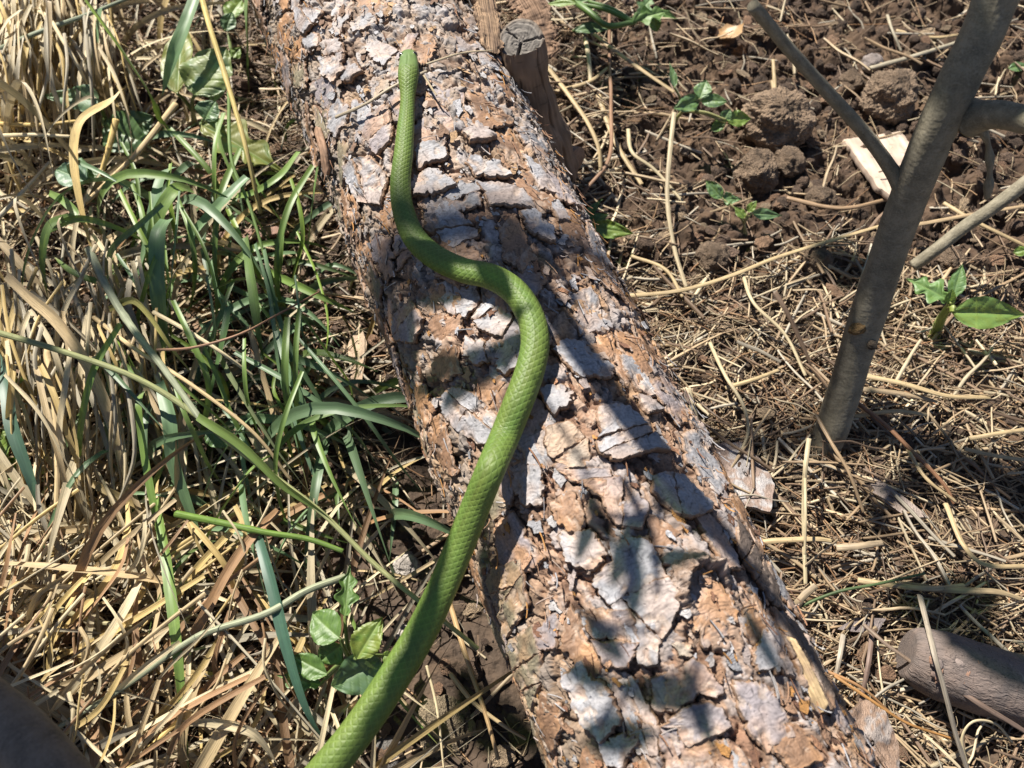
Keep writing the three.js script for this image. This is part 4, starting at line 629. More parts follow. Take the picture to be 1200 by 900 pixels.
// grass that hangs or leans one way, as it does in the photograph: start, lean and length in pixels
{
  reseed(606);
  const flow = (n, jx, x0, x1, y0, y1, dx, dy, h0, h1, w0, w1, cols, green) => {
    const list = [];
    for (let i = 0; i < n; i++) {
      const x = rr(x0, x1), y = rr(y0, y1), k = rr(0.55, 1.2), ex = (dx + rr(-jx, jx) * (rnd() < 0.3 ? 2 : 1)) * k, ey = dy * k * rr(0.8, 1.2), ha = rr(h0, h1), b = rr(-1, 1) * (14 + jx * 0.25), q = [];
      for (const u of [0, 0.25, 0.5, 0.75, 1]) q.push(x + ex * u + b * Math.sin(u * 3.14) + rr(-3, 3), y + ey * u, Math.max(4, ha * (1 - u * u) + 6 + 6 * Math.sin(u * 3.1)));
      const pts = path(q); if (pts.some((p) => toLog(p).h < 0.004)) continue;
      const wm = rr(w0, w1) * pxSize(pts[2]), c = mulc(pick(cols), rr(0.75, 1.12)), tone = vary(c, 0.15);
      list.push(green || rnd() < 0.5 ? ribbon(pts, wm, tone, { seg: 22, roll: rr(-0.7, 0.7), twist: rr(-1, 1), fold: 0.35, taper: rr(0.4, 0.7), base: 0.8 }) : tube(pts, (u) => wm * 0.36 * lerp(1.1, 0.7, u), (u) => tone(u, 0), { seg: 20, sides: 6, flat: 0.7 }));
    }
    return mergeGeometries(list);
  };
  const mass = (name, label, geo, mat, cat) => { const m = meshThing(name, geo, mat, label, cat); m.userData.kind = 'stuff'; return m; };
  mass('dry_grass', 'curtain of pale hanging straw in the upper left corner', flow(190, 30, -30, 125, -60, 60, 12, 150, 45, 85, 3, 7, [D_pale, D_pale, D_tan, D_grey, D_gold]), M.dryBlade, 'dry grass');
  mass('dry_grass', 'golden upright straw along the middle of the left edge', flow(105, 45, -20, 190, 270, 440, 22, 200, 35, 75, 3, 8, [D_pale, D_tan, D_gold, D_grey]), M.dryBlade, 'dry grass');
  mass('dry_grass', 'pale straw slanting across the lower left corner', flow(115, 80, 0, 330, 560, 820, -85, 130, 22, 55, 3, 8, [D_pale, D_tan, D_pale, D_gold, D_brown]), M.dryBlade, 'dry grass');
  mass('grass', 'bright green grass standing in the middle of the left side', flow(50, 75, 130, 380, 120, 480, 26, 170, 40, 85, 3.5, 8.5, [G_blue, G_mid, G_mid, G_bright, G_mid], true), M.blade, 'grass');
}
// blades and stems one can follow one by one: [kind, width px, colour, path (px, py, height mm), label]
const GRASS = [
  ['b', 10, G_bright, [88, -20, 130, 140, 52, 125, 178, 112, 105, 188, 140, 80, 202, 156, 55], 'thin bright green blade slanting down from the top left', 1.2],
  ['b', 15, G_blue, [238, -25, 110, 222, 20, 105, 205, 62, 92, 190, 112, 62], 'broad blue green blade at the top, left of the yellow stem', 0.5],
  ['s', 6, [0.52, 0.42, 0.16], [232, -20, 120, 246, 32, 118, 262, 82, 110, 290, 180, 92, 305, 250, 60], 'long yellow stem running down from the top edge'],
  ['b', 12, D_gold, [146, 104, 70, 128, 120, 86, 96, 142, 90, 88, 172, 84, 92, 222, 72, 106, 284, 52, 118, 330, 30], 'folded yellow dry blade arching over the upper left', 0.3],
  ['s', 7, D_tan, [206, 122, 62, 160, 180, 60, 134, 206, 52, 100, 238, 40], 'tan straw slanting across the broad leaves'], ['s', 7, D_gold, [136, 140, 60, 128, 172, 52, 116, 212, 38], 'short golden straw beside the folded yellow blade'],
  ['b', 13, G_blue, [206, 196, 68, 190, 206, 80, 180, 246, 74, 166, 306, 50, 155, 350, 24], 'left blade of the arching pair under the broad leaves', 0.2], ['b', 14, G_mid, [224, 222, 66, 205, 222, 82, 186, 252, 76, 178, 304, 52, 186, 352, 20], 'right blade of the arching pair under the broad leaves', -0.2],
  ['b', 13, G_blue, [290, 208, 82, 262, 236, 78, 233, 268, 62, 210, 300, 34], 'short broad green blade pointing right below the lobed leaf', 0.4], ['b', 20, [0.14, 0.25, 0.10], [196, 258, 92, 188, 272, 96, 186, 310, 88, 190, 370, 66, 204, 420, 30], 'brightest broad green blade in the middle of the grass', 0.1],
  ['b', 9, G_mid, [58, 226, 60, 78, 238, 72, 88, 252, 72, 60, 262, 74, 50, 300, 62, 56, 350, 30], 'curled green blade left of the folded yellow blade', 0.2], ['b', 8, G_mid, [50, 272, 60, 95, 256, 76, 140, 268, 68, 184, 290, 44], 'thin green blade curving right under the round leaf', 0.5],
  ['b', 12, G_dark, [290, -15, 90, 291, 50, 75, 292, 112, 45], 'dark upright blade near the top edge beside the log', 0.9], ['b', 8, G_dark, [373, 195, 88, 366, 250, 70, 360, 304, 42], 'dark thin blade standing against the left side of the log', 0.9],
  ['s', 4, G_dark, [268, 108, 90, 272, 190, 84, 292, 240, 74, 314, 312, 56, 326, 342, 36], 'thin dark green stem crossing the yellow stem'], ['b', 7, G_mid, [350, 178, 66, 325, 208, 76, 290, 228, 66, 245, 220, 40], 'thin green blade that points at the log from the lobed leaf', 0.3],
  ['s', 7, [0.27, 0.29, 0.13], [-30, 382, 96, 80, 414, 96, 166, 446, 92, 232, 488, 86, 290, 535, 80, 376, 600, 70, 440, 662, 62, 508, 718, 58, 560, 760, 40], 'long greenish stem crossing the grass to pass under the snake'],
  ['b', 12, [0.17, 0.25, 0.06], [232, 488, 90, 284, 522, 86, 330, 566, 78, 384, 606, 70, 420, 648, 60], 'green leaf sheath lying along the long stem', 0.2], ['b', 16, D_tan, [8, 322, 74, 34, 346, 80, 66, 374, 82, 100, 420, 74, 128, 478, 60, 146, 548, 42, 156, 610, 20], 'wide tan blade arching down through the middle left', 0.25],
  ['s', 9, [0.28, 0.31, 0.21], [104, 292, 62, 130, 345, 76, 158, 388, 82, 192, 432, 88, 234, 490, 88], 'grey green stem joining the long stem from above'], ['b', 17, [0.075, 0.15, 0.10], [-6, 410, 52, 8, 450, 62, 16, 500, 60, 36, 560, 46, 54, 615, 26], 'broad blue green blade at the left edge below the tan blade', 0.3],
  ['s', 8, D_tan, [54, 410, 62, 64, 470, 60, 68, 540, 50, 66, 640, 30, 70, 710, 20], 'upright tan straw left of the wide tan blade'], ['b', 9, G_mid, [172, 456, 66, 163, 470, 76, 166, 510, 66, 182, 600, 44, 196, 660, 26, 205, 720, 10], 'narrow green blade hanging below the long stem', 0.2],
  ['b', 16, G_blue, [188, 448, 72, 200, 496, 70, 204, 540, 56, 228, 612, 32, 240, 650, 14], 'broad blue green blade hanging below the long stem', 0.2], ['b', 7, G_blue, [300, 285, 84, 318, 350, 78, 328, 430, 64, 344, 500, 50, 362, 578, 26], 'left one of three thin blue green blades beside the log', 0.6],
  ['b', 7, G_blue, [310, 292, 84, 324, 360, 76, 346, 418, 66, 376, 470, 48, 404, 514, 26], 'right one of three thin blue green blades beside the log', 0.6], ['b', 8, [0.12, 0.20, 0.12], [318, 362, 70, 336, 452, 60, 356, 522, 48, 376, 572, 34, 402, 600, 20], 'middle one of three thin blue green blades beside the log', 0.5],
  ['b', 15, G_dark, [288, 278, 72, 298, 340, 66, 306, 400, 50, 312, 432, 30], 'dark broad blade at the roots of the three thin blades', 0.5], ['b', 8, D_tan, [292, 382, 46, 306, 430, 48, 322, 490, 38, 332, 566, 18], 'tan dry blade standing right of the curled leaf', 0.4],
  ['s', 3, [0.30, 0.17, 0.10], [184, 410, 90, 222, 408, 92, 280, 392, 90, 330, 366, 82, 374, 342, 70], 'thin rust coloured twig slanting up to the log'], ['b', 8, G_yel, [128, 362, 70, 156, 352, 82, 176, 370, 82, 202, 408, 74, 232, 446, 60], 'yellowing blade bent over the long grey green stem', 0.3],
  ['b', 9, G_mid, [316, 318, 40, 352, 336, 50, 386, 352, 48, 420, 368, 34], 'green blade reaching the left side of the log', 0.4], ['b', 9, D_gold, [150, 590, 40, 150, 622, 46, 132, 672, 44, 82, 730, 36, 30, 790, 22], 'golden dry blade in the lower left', 0.3],
  ['s', 8, [0.115, 0.20, 0.03], [206, 602, 54, 256, 612, 58, 312, 624, 60, 362, 632, 60, 402, 646, 58], 'bright green stem lying nearly level above the brown blade'], ['b', 11, D_brown, [326, 598, 50, 300, 624, 56, 268, 668, 54, 222, 752, 44, 170, 820, 32, 120, 872, 16], 'wide brown dry blade slanting across the lower left', 0.2],
  ['s', 8, [0.30, 0.33, 0.22], [404, 676, 46, 360, 692, 54, 314, 718, 56, 232, 746, 52, 150, 802, 42, 62, 856, 26], 'grey green stem slanting beside the brown blade'], ['b', 13, G_mid, [184, 584, 40, 196, 660, 52, 206, 742, 50, 214, 830, 34, 222, 915, 10], 'upright green blade in the lower left', 0.2],
  ['b', 15, [0.06, 0.135, 0.09], [300, 618, 54, 316, 672, 58, 336, 756, 50, 360, 832, 34, 388, 882, 12], 'broad blue green blade left of the weed by the snake', 0.3], ['b', 10, D_pale, [172, 664, 40, 150, 708, 50, 112, 768, 46, 74, 820, 34, 50, 846, 20], 'pale straw blade parallel to the grey green stem', 0.3],
  ['s', 7, D_tan, [-12, 722, 30, 18, 736, 36, 42, 748, 34], 'short tan straw at the left edge'], ['b', 12, D_pale, [205, 846, 30, 250, 846, 46, 296, 858, 46, 326, 896, 30], 'curled pale blade near the bottom edge', 0.5], ['s', 6, D_gold, [238, 808, 30, 216, 838, 36, 186, 866, 34, 144, 905, 20], 'golden straw near the bottom edge'],
  ['b', 9, D_tan, [160, 620, 42, 172, 662, 46, 188, 694, 40, 160, 790, 30, 118, 800, 16], 'bent tan blade near the golden blade', 0.6], ['s', 3, D_grey, [232, 706, 52, 280, 756, 50, 330, 812, 40, 388, 880, 20], 'fine grey stem slanting to the bottom of the weed'],
  ['s', 5, D_pale, [34, 10, 70, 56, 20, 84, 74, 48, 86, 92, 78, 78, 104, 104, 60], 'pale stem arching over the upper left straw'], ['s', 6, [0.24, 0.28, 0.19], [-10, 62, 74, 40, 40, 84, 100, 18, 84, 160, -6, 78], 'grey green stem along the top left edge'], ['b', 11, G_blue, [118, 10, 90, 114, 50, 78, 110, 100, 54], 'short blue green blade in the top left straw', 0.6],
  ['b', 10, D_pale, [16, 0, 76, 10, 60, 74, 6, 130, 56, 0, 180, 30], 'pale upright straw blade at the left edge', 0.4], ['s', 6, D_pale, [30, -5, 80, 22, 40, 80, 28, 90, 66, 40, 152, 36], 'pale bent straw in the upper left corner'], ['s', 6, D_tan, [62, 30, 60, 58, 80, 60, 66, 150, 34], 'tan upright straw left of the arching pale stem'],
  ['s', 5, D_pale, [-10, 160, 56, 40, 158, 60, 82, 160, 58], 'pale straw lying level left of the folded yellow blade'], ['s', 5, D_gold, [-6, 145, 50, 50, 146, 54, 90, 142, 52], 'golden straw lying level above the pale one'], ['s', 5, D_grey, [-8, 262, 40, 22, 230, 46, 58, 190, 40], 'grey straw rising left of the round leaf'],
  ['b', 9, D_grey, [36, 340, 60, 84, 378, 70, 118, 414, 66, 146, 458, 52, 160, 520, 30], 'grey dry blade beside the wide tan blade', 0.6], ['s', 5, D_pale, [180, 366, 76, 220, 388, 82, 258, 412, 78, 296, 440, 62], 'pale straw crossing below the brightest blade'], ['s', 5, D_tan, [110, 372, 60, 160, 410, 78, 226, 452, 82, 300, 510, 70, 340, 562, 50], 'tan stem running beside the long greenish stem'],
  ['b', 8, [0.20, 0.24, 0.12], [248, 400, 60, 276, 450, 66, 320, 520, 60, 372, 590, 48], 'olive blade running down beside the long stem', 0.4], ['b', 11, [0.10, 0.19, 0.06], [268, 360, 76, 262, 400, 72, 250, 452, 56, 240, 502, 36], 'green blade standing above the curled leaf', 0.5], ['b', 8, G_mid, [150, 300, 40, 118, 330, 56, 90, 322, 60, 62, 300, 48], 'green blade curving left below the curled blade', 0.5],
  ['s', 4, D_brown, [66, 605, 30, 50, 640, 30, 30, 690, 24], 'thin brown stem among the lower left straw'], ['s', 6, D_pale, [118, 700, 30, 94, 690, 40, 60, 688, 42, 30, 705, 30], 'pale straw loop in the lower left'], ['s', 5, D_pale, [196, 712, 26, 224, 718, 30, 232, 722, 28], 'short pale straw pair lying level, upper piece'],
  ['s', 7, [0.36, 0.33, 0.18], [30, 705, 26, 70, 714, 34, 110, 728, 30, 160, 735, 26], 'greenish straw lying level in the lower left'], ['s', 3, D_grey, [560, 640, 70, 590, 610, 80, 596, 600, 80], 'fine grass tip touching the snake'], ['b', 6, G_mid, [396, 690, 24, 430, 760, 30, 470, 822, 26, 520, 880, 14], 'thin green blade on the earth below the snake', 0.5],
  ['s', 6, [0.48, 0.33, 0.17], [525, 700, 20, 548, 775, 26, 570, 840, 26, 584, 890, 16], 'tan curled straw under the left side of the log'], ['s', 5, D_tan, [528, 790, 20, 556, 824, 26, 590, 850, 24, 616, 866, 14], 'thick pale straw at the near foot of the log'], ['s', 3, D_pale, [500, 780, 24, 512, 830, 24, 520, 900, 14], 'thin pale stem on the sandy lump of earth'],
];
for (const [k, w, c, p, label, roll] of GRASS) {
  const pts = path(p), m = pts[Math.floor(pts.length / 2)], dry = c[0] > c[1], wm = w * pxSize(m) * 1.08, tone = vary(c, 0.16, 5), tipDry = rnd() < 0.6 && !dry;
  const col = (u, x) => { let q = tone(u, x); if (tipDry) q = mixc(q, [0.42, 0.36, 0.16], sstep(0.86, 1, u) * 0.8); if (k === 'b') q = mulc(q, 1 + 0.10 * Math.exp(-Math.abs(x) * 6)); return q; };
  if (k === 'b') meshThing(dry ? 'dry_grass_leaf' : 'grass_leaf', ribbon(pts, wm, col, { seg: 48, roll: roll ?? 0, twist: rr(-0.9, 0.9), fold: rr(0.15, 0.45), taper: rr(0.4, 0.65), base: 0.75 }), dry ? M.dryBlade : M.blade, label, dry ? 'dry grass' : 'grass blade');
  else meshThing(dry ? 'dry_grass_stalk' : 'grass_stalk', tube(pts, (u) => wm / 2 * lerp(1.1, 0.7, u) * (1 + 0.25 * Math.exp(-Math.pow((u - 0.47) / 0.015, 2))), (u, a) => tone(u, a * 0.2), { seg: 50, sides: 8, flat: 0.85, bump: 0.12, bf: 200 }), M.straw, label, dry ? 'straw' : 'grass stem');
}
// straws on the right that one can pick out
const STRAWS = [
  [7, D_tan, [636, 72, 10, 664, 108, 22, 690, 146, 22, 702, 176, 16, 704, 206, 6], 'bent tan straw beside the sawn stub'], [6, D_pale, [684, 36, 16, 690, 70, 20, 693, 112, 12], 'short pale straw standing behind the stub'], [7, D_tan, [696, 40, 16, 738, 72, 20, 790, 108, 16], 'tan straw slanting right behind the stub'], [6, D_tan, [650, 108, 12, 690, 96, 18, 712, 80, 16], 'tan straw lying across behind the stub'],
  [5, [0.34, 0.2, 0.12], [668, 245, 10, 690, 218, 26, 712, 190, 30, 716, 130, 24, 714, 60, 16, 714, 15, 14], 'thin brown twig rising beside the small leafy weed'], [8, D_tan, [700, 120, 8, 722, 168, 14, 752, 216, 10], 'wide tan straw below the stub'], [5, D_pale, [736, 152, 12, 742, 180, 18, 766, 198, 14, 800, 236, 8], 'kinked pale straw right of the brown twig'],
  [7, [0.55, 0.46, 0.30], [790, 132, 44, 786, 170, 40, 782, 230, 28, 790, 290, 16, 804, 336, 8], 'upright pale stem of the three leaved seedling'], [7, D_tan, [722, 348, 10, 800, 340, 14, 860, 322, 16, 910, 302, 16, 1034, 264, 12], 'long tan straw slanting across to the sapling'], [7, [0.5, 0.37, 0.22], [1028, 270, 14, 1082, 262, 18, 1136, 252, 18, 1210, 240, 14], 'tan straw right of the sapling'],
  [6, D_tan, [1106, 238, 12, 1140, 258, 16, 1205, 290, 12], 'tan straw crossing under the grey twig'], [6, [0.40, 0.27, 0.16], [922, 232, 12, 985, 244, 16, 1046, 232, 14], 'thin brown straw in front of the wood chip'], [8, [0.2, 0.135, 0.09], [908, 342, 34, 920, 362, 30, 932, 386, 22, 950, 426, 8], 'short dark twig stuck in the straw left of the sapling'],
  [10, D_pale, [806, 455, 22, 812, 480, 20, 820, 505, 16, 830, 525, 10], 'pale flat straw beside the right edge of the log'], [5, D_pale, [832, 402, 10, 850, 440, 22, 872, 478, 22, 876, 510, 16, 856, 550, 8], 'curved pale straw right of the log'], [6, D_tan, [850, 455, 10, 880, 446, 16, 912, 434, 12], 'pale straw lying level left of the sapling base'],
  [7, D_pale, [948, 514, 40, 944, 548, 38, 942, 580, 28, 942, 620, 20, 944, 684, 10], 'pale straw standing before the sapling base'], [5, [0.42, 0.3, 0.18], [956, 486, 20, 975, 520, 24, 994, 552, 20, 1012, 600, 10], 'thin brown straw at the sapling base'], [8, D_tan, [1012, 440, 12, 1060, 450, 18, 1110, 464, 16, 1160, 466, 10], 'tan straw right of the sapling, upper of a bundle'],
  [9, [0.42, 0.32, 0.2], [1010, 456, 10, 1060, 462, 14, 1098, 470, 10], 'brown straw right of the sapling, lower of a bundle'], [6, D_tan, [1000, 488, 10, 1050, 482, 16, 1086, 486, 14], 'pale broken straw below the bundle'], [6, [0.33, 0.17, 0.09], [1002, 470, 14, 1040, 500, 18, 1070, 530, 16, 1108, 570, 12, 1118, 590, 8], 'long reddish needle right of the sapling base'],
  [7, D_tan, [1136, 514, 12, 1170, 508, 18, 1210, 502, 14], 'thick pale straw at the right edge'], [7, D_tan, [1130, 526, 12, 1166, 534, 14, 1210, 540, 12], 'tan straw below the thick pale one at the right edge'], [9, D_tan, [876, 638, 14, 905, 634, 18, 960, 632, 20, 974, 634, 18], 'upper thick pale straw between log and branch'], [11, [0.42, 0.33, 0.22], [980, 642, 14, 1006, 640, 18, 1034, 636, 14], 'short thick straw beside the upper pale one'],
  [13, [0.42, 0.33, 0.22], [926, 722, 12, 940, 700, 22, 956, 686, 24], 'short thick tan stalk propped beside the log'], [9, D_tan, [1005, 680, 16, 1050, 686, 22, 1090, 690, 22, 1130, 686, 18], 'long thick pale straw above the thick branch'], [10, [0.44, 0.34, 0.2], [1090, 690, 18, 1130, 692, 24, 1170, 694, 24, 1196, 702, 18], 'thick tan straw touching the long pale one'], [8, D_tan, [1108, 590, 14, 1130, 640, 20, 1150, 660, 18, 1210, 664, 12], 'bent tan straw above the thick branch'],
  [4, [0.075, 0.125, 0.04], [930, 714, 16, 980, 694, 26, 1030, 684, 28, 1084, 672, 22], 'dark green stem lying above the thick straws'], [9, [0.40, 0.35, 0.28], [1078, 698, 30, 1086, 730, 44, 1096, 770, 56, 1106, 806, 50, 1120, 860, 36, 1136, 910, 20], 'grey stalk hanging over the thick branch'], [5, [0.26, 0.19, 0.14], [1012, 732, 20, 1040, 756, 26, 1068, 776, 26, 1100, 802, 18], 'brown twig running down to the thick branch'],
  [8, [0.48, 0.42, 0.34], [988, 744, 14, 984, 770, 20, 978, 800, 14], 'short pale stick between the log and the branch'], [8, [0.22, 0.15, 0.12], [1022, 738, 14, 1018, 776, 18, 1008, 826, 10], 'dark flat stalk beside the short pale stick'], [4, [0.46, 0.24, 0.08], [978, 792, 18, 1020, 820, 24, 1060, 846, 20, 1116, 866, 12], 'long orange needle at the lower right'], [4, [0.40, 0.22, 0.1], [968, 786, 16, 1010, 806, 20, 1046, 838, 14], 'second orange needle beside the long one'],
  [4, D_pale, [1134, 900, 10, 1128, 862, 22, 1140, 846, 26, 1166, 848, 22, 1186, 870, 12], 'curled pale stem at the bottom right'], [8, [0.2, 0.14, 0.11], [1110, 800, 28, 1150, 826, 30, 1190, 850, 26, 1230, 876, 18], 'dark strip of stalk along the thick branch'], [4, D_pale, [943, 540, 30, 944, 600, 40, 943, 650, 30], 'thin stem behind the pale upright straw'],
  [5, D_tan, [1060, 520, 14, 1085, 560, 20, 1120, 588, 14], 'curved tan stem in the middle of the right straw'], [5, D_pale, [870, 320, 12, 884, 356, 20, 920, 392, 16, 944, 440, 10], 'pale straw slanting down left of the sapling'], [5, D_tan, [740, 300, 10, 780, 316, 14, 800, 348, 12], 'short tan straw beside the log below the leafy weed'], [6, D_grey, [1020, 80, 14, 1070, 66, 18, 1120, 50, 14], 'grey straw lying on the dark soil at the top'],
  [5, D_tan, [1050, 36, 14, 1092, 44, 16, 1130, 40, 12], 'tan straw on the soil beside the sapling top'], [4, D_grey, [1040, 18, 12, 1046, 36, 20, 1056, 60, 12], 'short grey stem standing on the dark soil'], [5, D_tan, [905, 95, 14, 908, 110, 12, 906, 70, 20], 'pale thread on the soil behind the large clod'],
  [5, [0.5, 0.42, 0.3], [395, 138, 0, 430, 122, 0, 460, 104, 0, 500, 84, 0], 'thin pale twig lying on the log behind the snake', 1], [3, [0.6, 0.5, 0.34], [500, 76, 0, 540, 64, 0, 576, 60, 0], 'fine pale straw on the log beside the snake head', 1], [3, [0.5, 0.4, 0.25], [497, 90, 0, 508, 108, 0, 512, 114, 0], 'tiny pale splinter on the log right of the snake neck', 1],
];
for (const [w, c, p, label, onlog] of STRAWS) {
  const pts = []; for (let i = 0; i < p.length; i += 3) { if (onlog) { const q = onLog(p[i], p[i + 1], 0.008); pts.push(logPoint(q.s, q.t, 0.0085)); } else { const v = at(p[i], p[i + 1], p[i + 2] * 0.001); v.y = Math.max(v.y, groundH(v.x, v.z) + 0.002); pts.push(v); } }
  const wm = w * (w > 6 ? 0.8 : 0.95) * pxSize(pts[1]), t2 = vary(mulc(c, 0.86), 0.26, 7), name = c[0] < 0.3 ? 'twig' : c[0] < 0.47 && w < 5 ? 'pine_needle' : 'straw';
  meshThing(name, tube(pts, (u) => wm / 2 * lerp(1.05, 0.8, u) * (1 + 0.12 * n3(u * 8, w, 1)), (u, a) => mulc(t2(u, 0), 0.9 + 0.25 * n3(a * 1.2, u * 3, w)), { seg: 36, sides: 9, flat: w > 6 ? 0.45 : 0.7, bump: 0.22, bf: 160 }), M.straw, label, name === 'twig' ? 'twig' : name === 'straw' ? 'straw' : 'pine needle');
}

// ---------------------------------------------------------------- broad leaves and small plants
// outline(t) gives the half width (0..1) at t from base to tip; lobes and teeth on top
const OUT = {
  oval: (t) => Math.pow(Math.sin(Math.PI * Math.pow(t, 0.8)), 0.75),
  lance: (t) => Math.pow(Math.sin(Math.PI * Math.pow(t, 0.65)), 1.1),
  arrow: (t) => (t < 0.12 ? 0.5 + t * 4 : Math.pow(1 - t, 0.85) * 1.1),
  lobed: (t) => Math.sin(Math.PI * Math.pow(t, 0.75)) * (0.78 + 0.3 * Math.sin(t * 19 + 1)),
  toothed: (t) => Math.sin(Math.PI * Math.pow(t, 0.8)) * (0.92 + 0.09 * (1 - ((t * 11) % 1))),
};
function leafGeo(a, b, w, face, kind, col, col2, { droop = 0.15, cup = 0.25, wav = 0.12, patch = 0 } = {}) {
  const dir = b.clone().sub(a), L = dir.length(); dir.normalize(); const f = face.clone().addScaledVector(dir, -face.dot(dir)).normalize(), side = dir.clone().cross(f), g = new GB(), NU = 48, NV = 20, id = a.x * 133 + b.z * 71;
  for (let i = 0; i <= NU; i++) for (let k = -NV; k <= NV; k++) {
    const u = i / NU, x = k / NV, hw = Math.max(0.0004, w / 2 * OUT[kind](clamp(u, 0.001, 0.999)) * (1 + 0.05 * n3(u * 18, Math.sign(x), id))), y = x * hw;
    const vein = Math.abs(((u * 6.5 - Math.abs(x) * 0.9 + 9) % 1) - 0.5) * 2, v = Math.pow(1 - vein, 8) * 0 + Math.exp(-Math.pow((1 - vein) / 0.16, 2)), mid = Math.exp(-Math.pow(y / (0.035 * w + 0.0002), 2));
    const h = -droop * L * u * u + cup * Math.abs(y) * (1 - 0.4 * u) + wav * w * n3(u * 4 + id, x * 1.6, 2) * Math.abs(x) - 0.012 * w * mid + 0.02 * w * (1 - v) * Math.min(1, Math.abs(x) * 3);
    const p = a.clone().addScaledVector(dir, u * L).addScaledVector(side, y).addScaledVector(f, h), m = clamp(0.5 + 1.2 * fbm(u * 5 + id, x * 2.5, 1, 3)); let c = mixc(col, col2, m); c = mixc(c, mulc(mixc(c, [0.2, 0.28, 0.10], 0.5), 1.1), Math.max(mid, v * 0.45) * 0.7);
    if (patch) c = mixc(c, [0.21, 0.22, 0.035], patch * sstep(0.35, 0.7, fbm(u * 3.5 + id, x * 1.5, 7, 2) + 0.5 + 0.25 * Math.abs(x)));
    if (n3(u * 22, x * 14, id) > 0.55) c = mulc(c, 0.7);
    g.v(p.x, p.y, p.z, ...c, u, x);
  }
  const n = 2 * NV + 1; for (let i = 0; i < NU; i++) for (let k = 0; k < n - 1; k++) { const q = i * n + k; g.q(q, q + 1, q + n + 1, q + n); }
  return g.geo();
}
reseed(88);
const L_br = [0.12, 0.225, 0.038], L_md = [0.09, 0.17, 0.045], L_dk = [0.08, 0.15, 0.055], L_bl = [0.11, 0.195, 0.105], L_yl = [0.18, 0.245, 0.035];
// root pixel, stems, leaves [base px,py,h mm, tip px,py,h mm, width px, kind, colour, colour2, patch]
function plant(name, label, cat, root, leaves, stemCol = [0.16, 0.22, 0.06], stemW = 3.5, stem = null) {
  const base = at(root[0], root[1], 0), t = thing(name, label, cat, null, base);
  const fork = stem ? path(stem) : null;
  if (fork) part(t, 'stem', tube([base.clone().setY(groundH(base.x, base.z)), ...fork], (u) => stemW * pxSize(base) * lerp(1.2, 0.7, u), vary(stemCol), { seg: 30, sides: 8 }), M.blade);
  for (const [x0, y0, h0, x1, y1, h1, w, kind, c, c2, patch, tilt] of leaves) {
    const a = at(x0, y0, h0 * 0.001), b = at(x1, y1, h1 * 0.001), from = fork ? fork[fork.length - 1] : base.clone().setY(0.004);
    if (from.distanceTo(a) > 0.004) part(t, 'leaf_stalk', tube([from, from.clone().lerp(a, 0.5).add(V(0, 0.003, 0)), a], (u) => stemW * 0.7 * pxSize(base) * lerp(1, 0.7, u), vary(stemCol), { seg: 16, sides: 7 }), M.blade);
    const face = V(rr(-0.35, 0.35), 1, rr(0.1, 0.7)); if (tilt) face.x += tilt;
    part(t, 'leaf', leafGeo(a, b, w * pxSize(a), face, kind, c, c2, { droop: rr(0.05, 0.22), cup: rr(0.1, 0.4), wav: rr(0.08, 0.22), patch: patch ?? 0 }), M.leaf);
  }
  return t;
}
plant('broad_leaf_weed', 'weed with a large blistered grey green leaf at the top left', 'weed', [225, 140], [[228, 112, 70, 262, 52, 86, 62, 'oval', L_bl, L_md, 0.5], [208, 110, 66, 212, 22, 84, 40, 'oval', L_md, L_yl, 0.8], [250, 120, 60, 258, 62, 66, 26, 'lance', L_bl, L_bl]], undefined, 3.5, [226, 130, 40]);
plant('broad_leaf_weed', 'weed with a scalloped leaf yellowing at its tip beside the log', 'weed', [240, 165], [[236, 146, 58, 332, 196, 46, 54, 'lobed', L_md, L_br, 0.9], [240, 140, 60, 250, 118, 70, 30, 'oval', L_bl, L_md]], undefined, 3.5, [238, 152, 45]);
plant('arrow_leaf_weed', 'weed with a pale arrow shaped leaf under the folded yellow blade', 'weed', [130, 160], [[116, 118, 62, 44, 110, 60, 34, 'arrow', L_bl, [0.14, 0.24, 0.13], 0.15], [122, 148, 40, 165, 165, 46, 48, 'oval', L_md, L_dk], [140, 160, 36, 175, 135, 46, 40, 'oval', L_bl, L_md]], undefined, 3.5, [124, 140, 40]);
plant('round_leaf_weed', 'weed with a rounded blue green leaf left of the arching pair of blades', 'weed', [90, 230], [[102, 214, 46, 64, 196, 48, 34, 'oval', L_bl, [0.12, 0.22, 0.13]], [104, 214, 44, 84, 182, 44, 24, 'oval', L_bl, L_md], [80, 205, 40, 116, 205, 44, 26, 'oval', L_md, L_dk]]);
plant('leafy_weed', 'leafy green weed beside the lowest part of the snake', 'weed', [408, 800], [[398, 748, 62, 362, 718, 60, 42, 'oval', L_md, L_br], [404, 722, 60, 410, 662, 66, 28, 'lobed', L_md, L_br], [418, 772, 64, 446, 724, 72, 38, 'toothed', L_br, L_yl, 0.4], [446, 774, 54, 390, 806, 58, 52, 'oval', L_md, L_bl], [384, 790, 44, 340, 768, 44, 30, 'toothed', L_md, L_br], [376, 802, 36, 322, 792, 36, 28, 'lobed', L_br, L_md], [448, 768, 34, 466, 772, 34, 16, 'oval', L_br, L_yl], [400, 756, 50, 372, 778, 46, 34, 'toothed', L_br, L_md]], undefined, 4, [410, 772, 46]);
plant('small_weed', 'sunlit bright leaf at the left edge', 'weed', [-5, 570], [[4, 545, 30, -6, 500, 40, 34, 'oval', L_yl, L_br], [6, 560, 20, 24, 535, 28, 22, 'oval', L_br, L_yl]]);
